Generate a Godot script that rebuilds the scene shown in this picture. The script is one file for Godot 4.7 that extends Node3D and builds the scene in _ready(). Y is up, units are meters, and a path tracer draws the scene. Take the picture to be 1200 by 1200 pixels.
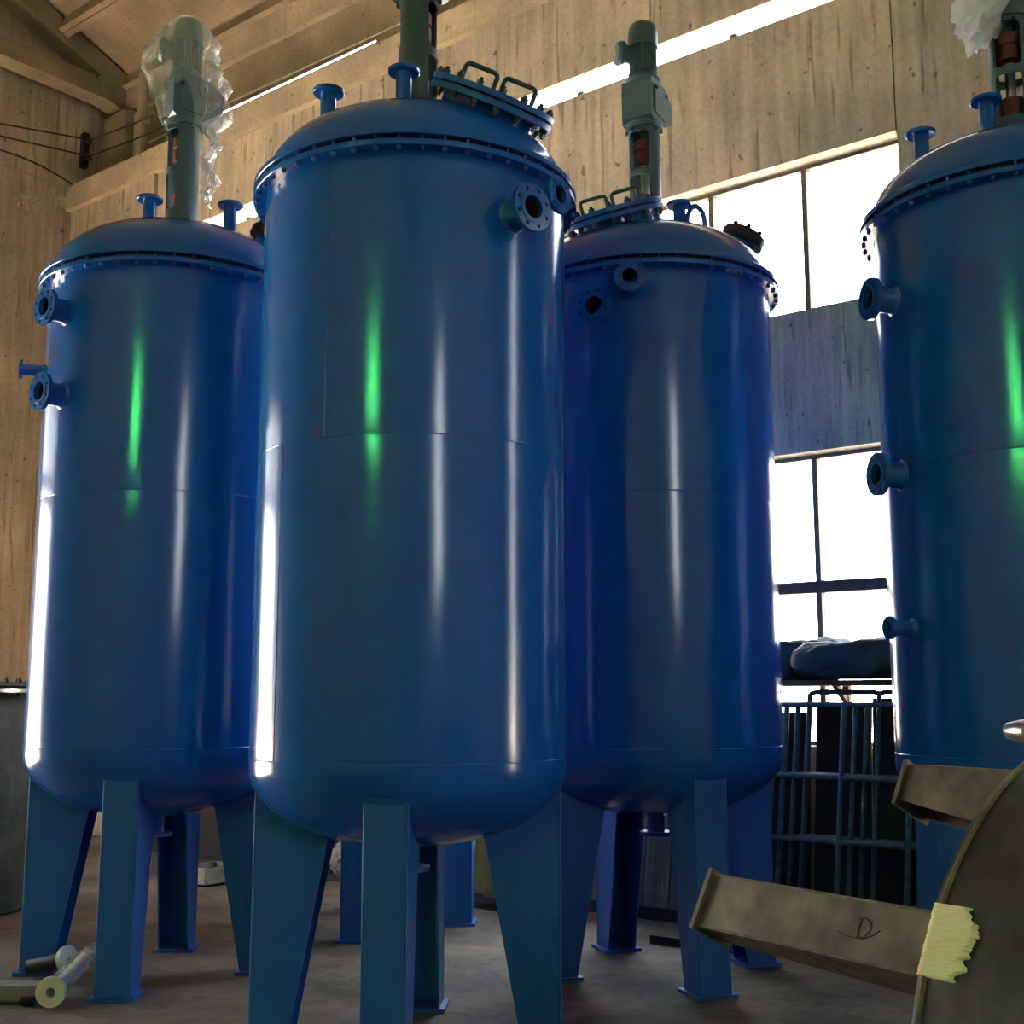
extends Node3D
# Workshop hall with blue agitator tanks. World axes follow the hall: x runs along the window wall,
# z points from the window wall into the hall, y is up, metres.

var M := {}
var taken := {}
var cache := {}

func _ready():
	setup_view()
	make_materials()
	build_hall()
	build_windows()
	build_roof()
	build_tanks()
	build_lying_vessel()
	build_far_vessel()
	build_store_rack()
	build_wall_cables()
	build_floor_things()

# ------------------------------------------------------------------ camera, sky, sun, exposure
func setup_view():
	var cam := Camera3D.new()
	cam.name = "camera"
	cam.fov = rad_to_deg(2.0 * atan(600.0 / 1432.0))
	cam.near = 0.05
	cam.far = 400.0
	cam.position = Vector3(0, 1.672, 0)
	cam.rotation = Vector3(0.1496, deg_to_rad(38.8), 0)
	add_child(cam)
	cam.current = true
	var sm := ProceduralSkyMaterial.new()
	sm.sky_top_color = Color(0.86, 0.93, 1.0)
	sm.sky_horizon_color = Color(1.0, 1.0, 1.0)
	sm.ground_horizon_color = Color(0.95, 0.93, 0.9)
	sm.ground_bottom_color = Color(0.7, 0.68, 0.64)
	sm.sun_angle_max = 8.0
	sm.sky_energy_multiplier = 1.0
	var sky := Sky.new()
	sky.sky_material = sm
	var env := Environment.new()
	env.background_mode = Environment.BG_SKY
	env.sky = sky
	env.background_energy_multiplier = 8.5
	env.tonemap_mode = Environment.TONE_MAPPER_LINEAR
	env.tonemap_exposure = 1.65
	env.sdfgi_enabled = true
	env.ssao_enabled = true
	env.ssil_enabled = true
	var we := WorldEnvironment.new()
	we.name = "world_environment"
	we.environment = env
	add_child(we)
	var sun := DirectionalLight3D.new()
	sun.name = "sun"
	sun.light_energy = 122.0
	sun.light_color = Color(1.0, 0.96, 0.90)
	sun.light_angular_distance = 0.6
	sun.shadow_enabled = true
	add_child(sun)
	sun.look_at_from_position(Vector3(-4.6, 8.0, 4.4), Vector3.ZERO, Vector3.UP)

# ------------------------------------------------------------------ naming helpers
func numbered(parent: Node, called: String) -> String:
	var key := str(parent.get_instance_id()) + "/" + called
	var n: int = taken.get(key, -1) + 1
	taken[key] = n
	return called if n == 0 else "%s_%03d" % [called, n]

func put(parent: Node, o: Node, called: String):
	o.name = numbered(parent, called)
	parent.add_child(o, true)
	return o

func tag(o: Node, label: String, category: String, group := ""):
	o.set_meta("label", label)
	o.set_meta("category", category)
	if group != "":
		o.set_meta("group", group)
	return o

func struct_of(o: Node, label := ""):
	o.set_meta("kind", "structure")
	if label != "":
		o.set_meta("label", label)
	return o

func base(called: String, at: Vector3, turn := 0.0) -> Node3D:
	var o := Node3D.new()
	put(self, o, called)
	o.position = at
	o.rotation.y = turn
	return o

func mesh_node(parent: Node, called: String, mesh: Mesh, mat: Material, xf := Transform3D.IDENTITY) -> MeshInstance3D:
	var o := MeshInstance3D.new()
	o.mesh = mesh
	o.material_override = mat
	o.transform = xf
	put(parent, o, called)
	return o

# ------------------------------------------------------------------ mesh helpers
func mb() -> SurfaceTool:
	var st := SurfaceTool.new()
	st.begin(Mesh.PRIMITIVE_TRIANGLES)
	return st

func tri(st: SurfaceTool, a: Vector3, b: Vector3, c: Vector3, na: Vector3, nb: Vector3, nc: Vector3):
	if (c - a).cross(b - a).dot(na + nb + nc) < 0.0:
		st.set_normal(na); st.add_vertex(a)
		st.set_normal(nc); st.add_vertex(c)
		st.set_normal(nb); st.add_vertex(b)
	else:
		st.set_normal(na); st.add_vertex(a)
		st.set_normal(nb); st.add_vertex(b)
		st.set_normal(nc); st.add_vertex(c)

func quad(st: SurfaceTool, a: Vector3, b: Vector3, c: Vector3, d: Vector3, n: Vector3):
	tri(st, a, b, c, n, n, n)
	tri(st, a, c, d, n, n, n)

func box(st: SurfaceTool, lo: Vector3, hi: Vector3, xf := Transform3D.IDENTITY):
	var p := []
	for k in 8:
		p.append(xf * Vector3(hi.x if k & 1 else lo.x, hi.y if k & 2 else lo.y, hi.z if k & 4 else lo.z))
	var bx := xf.basis.orthonormalized()
	quad(st, p[0], p[1], p[3], p[2], -bx.z)
	quad(st, p[4], p[5], p[7], p[6], bx.z)
	quad(st, p[0], p[2], p[6], p[4], -bx.x)
	quad(st, p[1], p[3], p[7], p[5], bx.x)
	quad(st, p[0], p[1], p[5], p[4], -bx.y)
	quad(st, p[2], p[3], p[7], p[6], bx.y)

func bevel_box(st: SurfaceTool, size: Vector3, bev: float, xf := Transform3D.IDENTITY):
	# a box centred on the origin with chamfered edges along y
	var h := size * 0.5
	var poly := PackedVector2Array([Vector2(-h.x + bev, -h.z), Vector2(h.x - bev, -h.z), Vector2(h.x, -h.z + bev), Vector2(h.x, h.z - bev), Vector2(h.x - bev, h.z), Vector2(-h.x + bev, h.z), Vector2(-h.x, h.z - bev), Vector2(-h.x, -h.z + bev)])
	prism(st, poly, -h.y, h.y, xf)

func prism(st: SurfaceTool, poly: PackedVector2Array, y0: float, y1: float, xf := Transform3D.IDENTITY):
	# polygon in the x-z plane, extruded along y
	var n := poly.size()
	var bx := xf.basis.orthonormalized()
	var mid := Vector2.ZERO
	for q in poly:
		mid += q / n
	for k in n:
		var a := poly[k]
		var b := poly[(k + 1) % n]
		var e := b - a
		var nn := Vector2(e.y, -e.x).normalized()
		var area := 0.0
		for j in n:
			area += poly[j].cross(poly[(j + 1) % n])
		if area < 0.0:
			nn = -nn
		quad(st, xf * Vector3(a.x, y0, a.y), xf * Vector3(b.x, y0, b.y), xf * Vector3(b.x, y1, b.y), xf * Vector3(a.x, y1, a.y), bx * Vector3(nn.x, 0, nn.y))
	var t := Geometry2D.triangulate_polygon(poly)
	for k in range(0, t.size(), 3):
		for s in [[y0, -1.0], [y1, 1.0]]:
			var up: Vector3 = bx.y * s[1]
			tri(st, xf * Vector3(poly[t[k]].x, s[0], poly[t[k]].y), xf * Vector3(poly[t[k + 1]].x, s[0], poly[t[k + 1]].y), xf * Vector3(poly[t[k + 2]].x, s[0], poly[t[k + 2]].y), up, up, up)

func lathe(st: SurfaceTool, prof: Array, seg: int, xf := Transform3D.IDENTITY, a0 := 0.0, a1 := TAU, sharp := 0.82):
	# prof: Vector2(radius, height); the outside lies to the right when walking along it
	var n := prof.size()
	var segn := []
	for k in n - 1:
		var e: Vector2 = prof[k + 1] - prof[k]
		segn.append(Vector2(e.y, -e.x).normalized())
	var bx := xf.basis.orthonormalized()
	for k in n - 1:
		var na: Vector2 = segn[k]
		var nb: Vector2 = segn[k]
		if k > 0 and segn[k - 1].dot(segn[k]) > sharp:
			na = (segn[k - 1] + segn[k]).normalized()
		if k < n - 2 and segn[k + 1].dot(segn[k]) > sharp:
			nb = (segn[k + 1] + segn[k]).normalized()
		var pa: Vector2 = prof[k]
		var pb: Vector2 = prof[k + 1]
		for j in seg:
			var t0 := a0 + (a1 - a0) * j / seg
			var t1 := a0 + (a1 - a0) * (j + 1) / seg
			var d0 := Vector3(cos(t0), 0, sin(t0))
			var d1 := Vector3(cos(t1), 0, sin(t1))
			var v00 := xf * (d0 * pa.x + Vector3.UP * pa.y)
			var v01 := xf * (d1 * pa.x + Vector3.UP * pa.y)
			var v10 := xf * (d0 * pb.x + Vector3.UP * pb.y)
			var v11 := xf * (d1 * pb.x + Vector3.UP * pb.y)
			var n00 := bx * (d0 * na.x + Vector3.UP * na.y)
			var n01 := bx * (d1 * na.x + Vector3.UP * na.y)
			var n10 := bx * (d0 * nb.x + Vector3.UP * nb.y)
			var n11 := bx * (d1 * nb.x + Vector3.UP * nb.y)
			if pa.x > 1e-5:
				tri(st, v00, v01, v11, n00, n01, n11)
			if pb.x > 1e-5:
				tri(st, v00, v11, v10, n00, n11, n10)

func tube(st: SurfaceTool, pts: Array, r: float, seg := 8, closed_ends := true):
	var n := pts.size()
	var rings := []
	var side := Vector3.ZERO
	for k in n:
		var d: Vector3 = (pts[min(k + 1, n - 1)] - pts[max(k - 1, 0)]).normalized()
		if side == Vector3.ZERO:
			side = d.cross(Vector3.UP if abs(d.y) < 0.9 else Vector3.RIGHT).normalized()
		side = (side - d * side.dot(d)).normalized()
		var up := side.cross(d)
		var scale := 1.0
		if k > 0 and k < n - 1:
			var d0: Vector3 = (pts[k] - pts[k - 1]).normalized()
			scale = 1.0 / max(0.6, d0.dot(d))
		var ring := []
		for j in seg:
			var a := TAU * j / seg
			ring.append([pts[k] + (side * cos(a) + up * sin(a)) * r * scale, side * cos(a) + up * sin(a)])
		rings.append(ring)
	for k in n - 1:
		for j in seg:
			var j2 := (j + 1) % seg
			var a = rings[k][j]
			var b = rings[k][j2]
			var c = rings[k + 1][j2]
			var d = rings[k + 1][j]
			tri(st, a[0], b[0], c[0], a[1], b[1], c[1])
			tri(st, a[0], c[0], d[0], a[1], c[1], d[1])
	if closed_ends:
		for k in [0, n - 1]:
			var nn: Vector3 = (pts[0] - pts[1]).normalized() if k == 0 else (pts[n - 1] - pts[n - 2]).normalized()
			for j in seg:
				tri(st, pts[k], rings[k][j][0], rings[k][(j + 1) % seg][0], nn, nn, nn)

func plate(st: SurfaceTool, corners: Array, thick: float):
	# a flat sheet with thickness, from a polygon of 3D points (convex or simple, planar)
	var nrm: Vector3 = (corners[1] - corners[0]).cross(corners[2] - corners[0]).normalized()
	var ex: Vector3 = (corners[1] - corners[0]).normalized()
	var ez: Vector3 = ex.cross(nrm).normalized()
	var o: Vector3 = corners[0]
	var poly := PackedVector2Array()
	for c in corners:
		poly.append(Vector2((c - o).dot(ex), (c - o).dot(ez)))
	prism(st, poly, -thick * 0.5, thick * 0.5, Transform3D(Basis(ex, nrm, ez), o))

func done(st: SurfaceTool) -> ArrayMesh:
	st.index()
	return st.commit()

func grid_mesh(pts: Array, wrap := false) -> ArrayMesh:
	# rows of points -> smooth surface
	var st := mb()
	st.set_smooth_group(0)
	var rows := pts.size()
	var cols: int = pts[0].size()
	var cc := cols if wrap else cols - 1
	for r in rows - 1:
		for c in cc:
			var c2 := (c + 1) % cols
			for v in [pts[r][c], pts[r][c2], pts[r + 1][c2], pts[r][c], pts[r + 1][c2], pts[r + 1][c]]:
				st.add_vertex(v)
	st.index()
	st.generate_normals()
	return st.commit()

# orientation of a shape whose own y axis should point along dir
func along(dir: Vector3, at: Vector3) -> Transform3D:
	var y := dir.normalized()
	var x := y.cross(Vector3.UP if abs(y.y) < 0.95 else Vector3.RIGHT).normalized()
	return Transform3D(Basis(x, y, x.cross(y)), at)

# ------------------------------------------------------------------ materials
func noise(kind_seed: int, freq: float, octaves := 4) -> FastNoiseLite:
	var n := FastNoiseLite.new()
	n.seed = kind_seed
	n.noise_type = FastNoiseLite.TYPE_SIMPLEX_SMOOTH
	n.frequency = freq
	n.fractal_octaves = octaves
	return n

func wrapped(n: FastNoiseLite, u: float, v: float, su: float, sv: float) -> float:
	# tiles in u and v by blending four shifted samples
	var a := n.get_noise_2d(u * su, v * sv)
	var b := n.get_noise_2d((u - 1.0) * su, v * sv)
	var c := n.get_noise_2d(u * su, (v - 1.0) * sv)
	var d := n.get_noise_2d((u - 1.0) * su, (v - 1.0) * sv)
	var fu: float = smoothstep(0.8, 1.0, u)
	var fv: float = smoothstep(0.8, 1.0, v)
	return lerp(lerp(a, b, fu), lerp(c, d, fu), fv)

func concrete_image(size: int, sd: int, streak: float, spots: float) -> Array:
	var n1 := noise(sd, 1.0, 4)
	var n2 := noise(sd + 1, 1.0, 3)
	var n3 := noise(sd + 2, 1.0, 2)
	var n4 := noise(sd + 3, 1.0, 3)
	var img := Image.create(size, size, false, Image.FORMAT_RGB8)
	var bump := Image.create(size, size, false, Image.FORMAT_L8)
	var rng := RandomNumberGenerator.new()
	rng.seed = sd
	for y in size:
		for x in size:
			var u := float(x) / size
			var v := float(y) / size
			var big := wrapped(n1, u, v, 3.0, 3.0)
			var run := wrapped(n2, u, v, 34.0, 2.2)
			var drip := wrapped(n3, u, v, 60.0, 4.0)
			var fine := n4.get_noise_2d(x * 0.11, y * 0.11)
			var val := 0.80 + 0.17 * big + streak * 0.11 * run + 0.05 * fine + rng.randf_range(-0.03, 0.03)
			var dr: float = smoothstep(0.30, 0.75, drip + 0.35 * big) * streak
			val *= 1.0 - 0.24 * dr
			var sp: float = smoothstep(0.55, 0.68, n4.get_noise_2d(x * 0.055 + 91.0, y * 0.04 + 17.0)) * spots
			val *= 1.0 - 0.35 * sp
			val = clamp(val, 0.12, 1.0)
			var warm := clamp(0.5 + 0.9 * big + 0.3 * run, 0.0, 1.0) as float
			img.set_pixel(x, y, Color(val, val * lerp(0.99, 0.965, warm), val * lerp(0.965, 0.90, warm)))
			var h: float = clamp(0.6 + 0.25 * fine + 0.12 * run - 0.4 * sp, 0.0, 1.0)
			bump.set_pixel(x, y, Color(h, h, h))
	return [ImageTexture.create_from_image(img), ImageTexture.create_from_image(bump)]

func floor_image(size: int, sd: int) -> Array:
	var n1 := noise(sd, 1.0, 5)
	var n2 := noise(sd + 1, 1.0, 4)
	var n3 := noise(sd + 2, 1.0, 3)
	n3.fractal_type = FastNoiseLite.FRACTAL_RIDGED
	var img := Image.create(size, size, false, Image.FORMAT_RGB8)
	var bump := Image.create(size, size, false, Image.FORMAT_L8)
	var rng := RandomNumberGenerator.new()
	rng.seed = sd
	for y in size:
		for x in size:
			var u := float(x) / size
			var v := float(y) / size
			var big := wrapped(n1, u, v, 4.0, 4.0)
			var mid := wrapped(n2, u, v, 17.0, 17.0)
			var crack := wrapped(n3, u, v, 4.0, 4.0)
			var val := 0.74 + 0.26 * big + 0.13 * mid + rng.randf_range(-0.05, 0.05)
			var oil: float = smoothstep(0.12, 0.4, mid - 0.5 * big)
			val *= 1.0 - 0.20 * oil
			val *= 1.0 - 0.45 * smoothstep(0.93, 0.99, crack)
			val = clamp(val, 0.1, 1.0)
			var brown: float = clamp(0.4 + 1.2 * wrapped(n1, u, v, 7.0, 6.0), 0.0, 1.0)
			img.set_pixel(x, y, Color(val, val * lerp(0.99, 0.95, brown), val * lerp(0.97, 0.87, brown)))
			var h: float = clamp(0.6 + 0.3 * mid, 0.0, 1.0)
			bump.set_pixel(x, y, Color(h, h, h))
	return [ImageTexture.create_from_image(img), ImageTexture.create_from_image(bump)]

func steel_image(size: int, sd: int) -> Array:
	var n1 := noise(sd, 1.0, 5)
	var n2 := noise(sd + 1, 1.0, 3)
	var n3 := noise(sd + 2, 1.0, 2)
	var img := Image.create(size, size, false, Image.FORMAT_RGB8)
	var rough := Image.create(size, size, false, Image.FORMAT_L8)
	for y in size:
		for x in size:
			var u := float(x) / size
			var v := float(y) / size
			var big := wrapped(n1, u, v, 4.0, 4.0)
			var sm := wrapped(n2, u, v, 12.0, 12.0)
			var sc := wrapped(n3, u, v, 70.0, 6.0)
			var val: float = clamp(0.72 + 0.26 * big + 0.12 * sm + 0.02 * sc, 0.1, 1.0)
			var rust: float = smoothstep(0.05, 0.45, big + 0.5 * sm)
			img.set_pixel(x, y, Color(val, val * lerp(0.985, 0.95, rust), val * lerp(0.95, 0.88, rust)))
			var r: float = clamp(0.62 - 0.25 * sm + 0.2 * big, 0.0, 1.0)
			rough.set_pixel(x, y, Color(r, r, r))
	return [ImageTexture.create_from_image(img), ImageTexture.create_from_image(rough)]

func peel_image(size: int, sd: int) -> Array:
	# grain of sprayed paint: height and a faint colour mottle
	var n1 := noise(sd, 1.0, 3)
	var n2 := noise(sd + 1, 1.0, 4)
	var bump := Image.create(size, size, false, Image.FORMAT_L8)
	var img := Image.create(size, size, false, Image.FORMAT_RGB8)
	for y in size:
		for x in size:
			var u := float(x) / size
			var v := float(y) / size
			var h: float = clamp(0.5 + 0.45 * wrapped(n1, u, v, 60.0, 60.0), 0.0, 1.0)
			bump.set_pixel(x, y, Color(h, h, h))
			var m: float = clamp(0.95 + 0.05 * wrapped(n2, u, v, 6.0, 6.0), 0.0, 1.0)
			img.set_pixel(x, y, Color(m, m, m))
	return [ImageTexture.create_from_image(img), ImageTexture.create_from_image(bump)]

func wood_image(size: int, sd: int) -> ImageTexture:
	var n1 := noise(sd, 1.0, 4)
	var img := Image.create(size, size, false, Image.FORMAT_RGB8)
	for y in size:
		for x in size:
			var u := float(x) / size
			var v := float(y) / size
			var g := wrapped(n1, u, v, 30.0, 1.6)
			var b := wrapped(n1, u, v, 4.0, 3.0)
			var val: float = clamp(0.74 + 0.24 * g + 0.12 * b, 0.1, 1.0)
			img.set_pixel(x, y, Color(val, val * 0.95, val * 0.86))
	return ImageTexture.create_from_image(img)

func mat(called: String, color: Color, rough: float, metal := 0.0, tex: Texture2D = null, scale := 1.0, bump: Texture2D = null, bump_cm := 0.0) -> StandardMaterial3D:
	var m := StandardMaterial3D.new()
	m.resource_name = called
	m.albedo_color = color
	m.roughness = rough
	m.metallic = metal
	m.metallic_specular = 0.5
	m.cull_mode = BaseMaterial3D.CULL_DISABLED
	if tex or bump:
		m.uv1_triplanar = true
		m.uv1_world_triplanar = true
		m.uv1_triplanar_sharpness = 4.0
		m.uv1_scale = Vector3.ONE * scale
	if tex:
		m.albedo_texture = tex
	if bump:
		m.heightmap_enabled = true
		m.heightmap_texture = bump
		m.heightmap_scale = bump_cm
	M[called] = m
	return m

func make_materials():
	var conc := concrete_image(640, 11, 1.0, 1.0)
	var conc2 := concrete_image(512, 47, 0.25, 0.7)
	var flo := floor_image(768, 5)
	var stl := steel_image(512, 23)
	var peel := peel_image(512, 31)
	var wood := wood_image(256, 61)
	mat("concrete_wall", Color(0.82, 0.765, 0.71), 0.92, 0.0, conc[0], 0.19, conc[1], 0.5)
	mat("concrete_beam", Color(0.84, 0.775, 0.70), 0.92, 0.0, conc2[0], 0.23, conc2[1], 0.5)
	mat("concrete_roof", Color(0.74, 0.68, 0.60), 0.94, 0.0, conc2[0], 0.31, conc2[1], 0.4)
	mat("concrete_truss", Color(0.70, 0.66, 0.57), 0.92, 0.0, conc2[0], 0.4, conc2[1], 0.3)
	mat("spandrel", Color(0.86, 0.83, 0.78), 0.9, 0.0, conc[0], 0.33, conc[1], 0.4)
	mat("lime_bloom", Color(0.86, 0.85, 0.80), 0.95, 0.0, conc2[0], 1.3, conc2[1], 0.6)
	mat("floor", Color(0.56, 0.50, 0.435), 0.82, 0.0, flo[0], 0.24, flo[1], 0.5)
	mat("yard", Color(0.66, 0.64, 0.61), 0.9, 0.0, flo[0], 0.2)
	mat("blue_paint", Color(0.08, 0.385, 0.73), 0.15, 0.0, peel[0], 0.9, peel[1], 0.018)
	M.blue_paint.metallic_specular = 0.55
	mat("blue_leg", Color(0.12, 0.385, 0.69), 0.42, 0.0, peel[0], 1.3, peel[1], 0.03)
	mat("gasket", Color(0.10, 0.10, 0.10), 0.8)
	mat("bore", Color(0.20, 0.12, 0.08), 0.9)
	mat("drive_paint", Color(0.31, 0.41, 0.45), 0.38, 0.0, peel[0], 2.0, peel[1], 0.02)
	mat("drive_paint_dark", Color(0.24, 0.31, 0.33), 0.45, 0.0, peel[0], 2.0, peel[1], 0.02)
	mat("coupling_red", Color(0.34, 0.13, 0.11), 0.5)
	mat("yellow_label", Color(0.80, 0.62, 0.12), 0.6)
	mat("bright_steel", Color(0.72, 0.71, 0.69), 0.28, 0.9)
	mat("raw_steel", Color(0.33, 0.332, 0.305), 0.6, 0.35, stl[0], 0.9)
	M.raw_steel.roughness = 0.9
	M.raw_steel.roughness_texture = stl[1]
	mat("raw_leg", Color(0.58, 0.54, 0.49), 0.9, 0.35, stl[0], 0.9)
	M.raw_leg.roughness_texture = stl[1]
	mat("weld_scale", Color(0.58, 0.54, 0.44), 0.8, 0.0, stl[0], 4.0)
	mat("putty", Color(0.93, 0.86, 0.66), 0.8, 0.0, stl[0], 5.0)
	M.putty.albedo_texture = null
	mat("grey_steel", Color(0.36, 0.36, 0.32), 0.6, 0.2, stl[0], 0.7)
	mat("window_frame", Color(0.50, 0.45, 0.38), 0.6, 0.0, stl[0], 2.0)
	mat("window_bar", Color(0.30, 0.27, 0.25), 0.65, 0.0, stl[0], 2.0)
	mat("scaffold_paint", Color(0.40, 0.50, 0.52), 0.55, 0.0, stl[0], 3.0)
	mat("scaffold_paint_green", Color(0.34, 0.46, 0.43), 0.6, 0.0, stl[0], 3.0)
	mat("black_sheet", Color(0.06, 0.058, 0.055), 0.58)
	mat("dark_board", Color(0.16, 0.13, 0.11), 0.85, 0.0, wood, 1.2)
	mat("dark_sheet", Color(0.10, 0.085, 0.07), 0.9, 0.0, wood, 1.0)
	mat("orange_wood", Color(0.62, 0.36, 0.18), 0.75, 0.0, wood, 1.5)
	mat("grey_plank", Color(0.56, 0.53, 0.47), 0.85, 0.0, wood, 0.9)
	mat("olive_board", Color(0.46, 0.46, 0.28), 0.85, 0.0, wood, 0.9)
	mat("cream_plastic", Color(0.88, 0.81, 0.69), 0.5)
	mat("white_plastic", Color(0.76, 0.77, 0.76), 0.5)
	mat("dark_steel", Color(0.13, 0.125, 0.115), 0.6, 0.3)
	mat("cable", Color(0.16, 0.13, 0.10), 0.7)
	mat("ceramic", Color(0.70, 0.68, 0.62), 0.4)
	mat("grey_pipe", Color(0.62, 0.58, 0.50), 0.6)
	mat("block", Color(0.68, 0.66, 0.62), 0.9, 0.0, conc2[0], 2.0)
	var film := mat("plastic_film", Color(0.93, 0.92, 0.89, 0.25), 0.15)
	film.transparency = BaseMaterial3D.TRANSPARENCY_ALPHA
	var bag := mat("bag_film", Color(0.93, 0.93, 0.90, 0.58), 0.24)
	bag.transparency = BaseMaterial3D.TRANSPARENCY_ALPHA
	bag.backlight_enabled = true
	bag.backlight = Color(0.7, 0.7, 0.68)
	var glass := mat("glass", Color(0.95, 0.97, 0.97, 0.06), 0.02)
	glass.transparency = BaseMaterial3D.TRANSPARENCY_ALPHA
	var green := mat("green_sheet", Color(0.50, 0.97, 0.70), 0.5)
	green.backlight_enabled = true
	green.backlight = Color(0.6, 1.0, 0.75)
	var dusty := mat("dusty_glass", Color(0.80, 0.79, 0.74, 0.7), 0.4)
	dusty.transparency = BaseMaterial3D.TRANSPARENCY_ALPHA

# ------------------------------------------------------------------ hall
const ZW := -8.7     # inner face of the window wall
const ZT := -9.3     # inner face of the wall above the crane ledge
const XL := -14.8
const XR := 8.0
const ZN := 9.7
const WX0 := -7.43   # big window
const WX1 := -3.23

func wall_boxes(root: Node, mat_name: String, pieces: Array, called := "wall_panel"):
	for p in pieces:
		var st := mb()
		box(st, p[0], p[1])
		mesh_node(root, called, done(st), M[p[2]] if p.size() > 2 else M[mat_name])

func build_hall():
	var st := mb()
	box(st, Vector3(XL - 0.4, -0.3, -9.4), Vector3(XR + 0.4, 0.0, ZN + 0.4))
	struct_of(mesh_node(self, "floor", done(st), M.floor), "dusty grey concrete workshop floor")
	# yard outside, with the hall floor left out
	st = mb()
	for r in [[-70, -70, 70, -9.4], [-70, ZN + 0.4, 70, 70], [-70, -9.4, XL - 0.4, ZN + 0.4], [XR + 0.4, -9.4, 70, ZN + 0.4]]:
		box(st, Vector3(r[0], -0.35, r[1]), Vector3(r[2], -0.06, r[3]))
	struct_of(mesh_node(self, "ground_yard", done(st), M.yard), "bare concrete yard outside the hall")

	# window wall: precast panels with open joints in front of a thin backing
	var w := Node3D.new()
	put(self, w, "wall_window")
	struct_of(w, "stained concrete panel wall with tall windows and a daylight slit")
	var joints := [XL, -8.76, WX1 + 0.005, 2.6, XR]
	var rows := [[0.0, 1.3], [1.3, 3.55], [3.55, 4.69], [4.69, 5.95], [5.95, 7.2], [7.4, 8.27]]
	var pieces := []
	for row in rows:
		var y0: float = row[0]
		var y1: float = row[1]
		var open: bool = is_equal_approx(y0, 1.3) or is_equal_approx(y0, 4.69)
		var spans := []
		for k in 4:
			spans.append([joints[k] + 0.006, joints[k + 1] - 0.006])
		for s in spans:
			var cuts := [[s[0], s[1]]]
			var holes := []
			if open:
				holes.append([WX0, WX1])
			if y0 < 7.0:
				holes.append([3.2, 4.7])

			for h in holes:
				var next := []
				for c in cuts:
					if h[1] <= c[0] or h[0] >= c[1]:
						next.append(c)
						continue
					if h[0] - c[0] > 0.02:
						next.append([c[0], h[0]])
					if c[1] - h[1] > 0.02:
						next.append([h[1], c[1]])
				cuts = next
			for c in cuts:
				var grey: bool = is_equal_approx(y0, 3.55) or y0 < 1.0
				pieces.append([Vector3(c[0], y0, ZW - (0.07 if y0 > 7.3 else 0.22)), Vector3(c[1], y1, ZW), "spandrel" if grey else "concrete_wall"])
	# ends of the slit row
	pieces.append([Vector3(XL, 7.2, ZW - 0.3), Vector3(-12.6, 7.4, ZW), "concrete_wall"])
	pieces.append([Vector3(-1.4, 7.2, ZW - 0.3), Vector3(XR, 7.4, ZW), "concrete_wall"])
	wall_boxes(w, "concrete_wall", pieces)
	# joint filler behind the panel joints
	st = mb()
	for j in [joints[1], joints[2], joints[3]]:
		for row in rows.slice(0, 5):
			if j == joints[2] and (row[0] == 1.3 or row[0] == 4.69):
				continue
			box(st, Vector3(j - 0.02, row[0], ZW - 0.2), Vector3(j + 0.02, row[1], ZW - 0.02))
	mesh_node(w, "joint_filler", done(st), M.spandrel)
	# shallow pilaster by the corner
	st = mb()
	box(st, Vector3(-13.05, 0.0, ZW), Vector3(-12.8, 8.27, ZW + 0.05))
	mesh_node(w, "pilaster", done(st), M.concrete_wall)
	# crane ledge
	st = mb()
	box(st, Vector3(XL, 8.27, ZT - 0.3), Vector3(XR, 8.6, ZW + 0.09))
	struct_of(mesh_node(self, "trim_1", done(st), M.concrete_beam), "projecting concrete crane ledge along the window wall")
	# set-back wall above the ledge with a thin gap of daylight
	var t := Node3D.new()
	put(self, t, "wall_upper")
	struct_of(t, "set-back concrete wall above the crane ledge")
	wall_boxes(t, "concrete_roof", [
		[Vector3(XL, 8.6, ZT - 0.3), Vector3(-12.6, 9.25, ZT)],
		[Vector3(-12.6, 8.6, ZT - 0.05), Vector3(-9.5, 9.175, ZT)],
		[Vector3(-12.6, 9.205, ZT - 0.012), Vector3(-9.5, 9.26, ZT)],
		[Vector3(-9.5, 8.6, ZT - 0.3), Vector3(XR, 9.25, ZT)],
		[Vector3(XL, 9.26, ZT - 0.02), Vector3(XR, 9.78, ZT + 0.02)],
		[Vector3(XL, 9.79, ZT - 0.3), Vector3(XR, 10.6, ZT + 0.10), "concrete_beam"]])

	# left wall with the great door
	var l := Node3D.new()
	put(self, l, "wall_left")
	struct_of(l, "streaked concrete panel wall on the left")
	var lp := []
	for row in [[0.0, 4.915, "concrete_wall"], [4.93, 8.6, "concrete_wall"], [8.606, 10.6, "concrete_wall"]]:
		for zz in [[-9.6, -4.2], [0.0, 4.9], [4.91, ZN + 0.3]]:
			lp.append([Vector3(XL - 0.3, row[0], zz[0]), Vector3(XL, row[1], zz[1]), row[2]])
	lp.append([Vector3(XL - 0.3, 4.2, -4.2), Vector3(XL, 4.4, 0.0)])
	lp.append([Vector3(XL - 0.3, 5.4, -4.2), Vector3(XL, 8.6, 0.0)])
	lp.append([Vector3(XL - 0.3, 8.606, -4.2), Vector3(XL, 10.6, 0.0)])
	wall_boxes(l, "concrete_wall", lp)
	st = mb()
	for y in [4.9225, 8.603]:
		box(st, Vector3(XL - 0.28, y - 0.012, -9.6), Vector3(XL - 0.012, y + 0.012, -4.2))
		box(st, Vector3(XL - 0.28, y - 0.012, 0.0), Vector3(XL - 0.012, y + 0.012, ZN + 0.3))
	box(st, Vector3(XL - 0.28, 8.59, -4.2), Vector3(XL - 0.012, 8.615, 0.0))
	box(st, Vector3(XL - 0.28, 0.0, 4.88), Vector3(XL - 0.012, 10.6, 4.93))
	mesh_node(l, "joint_filler", done(st), M.spandrel)
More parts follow.
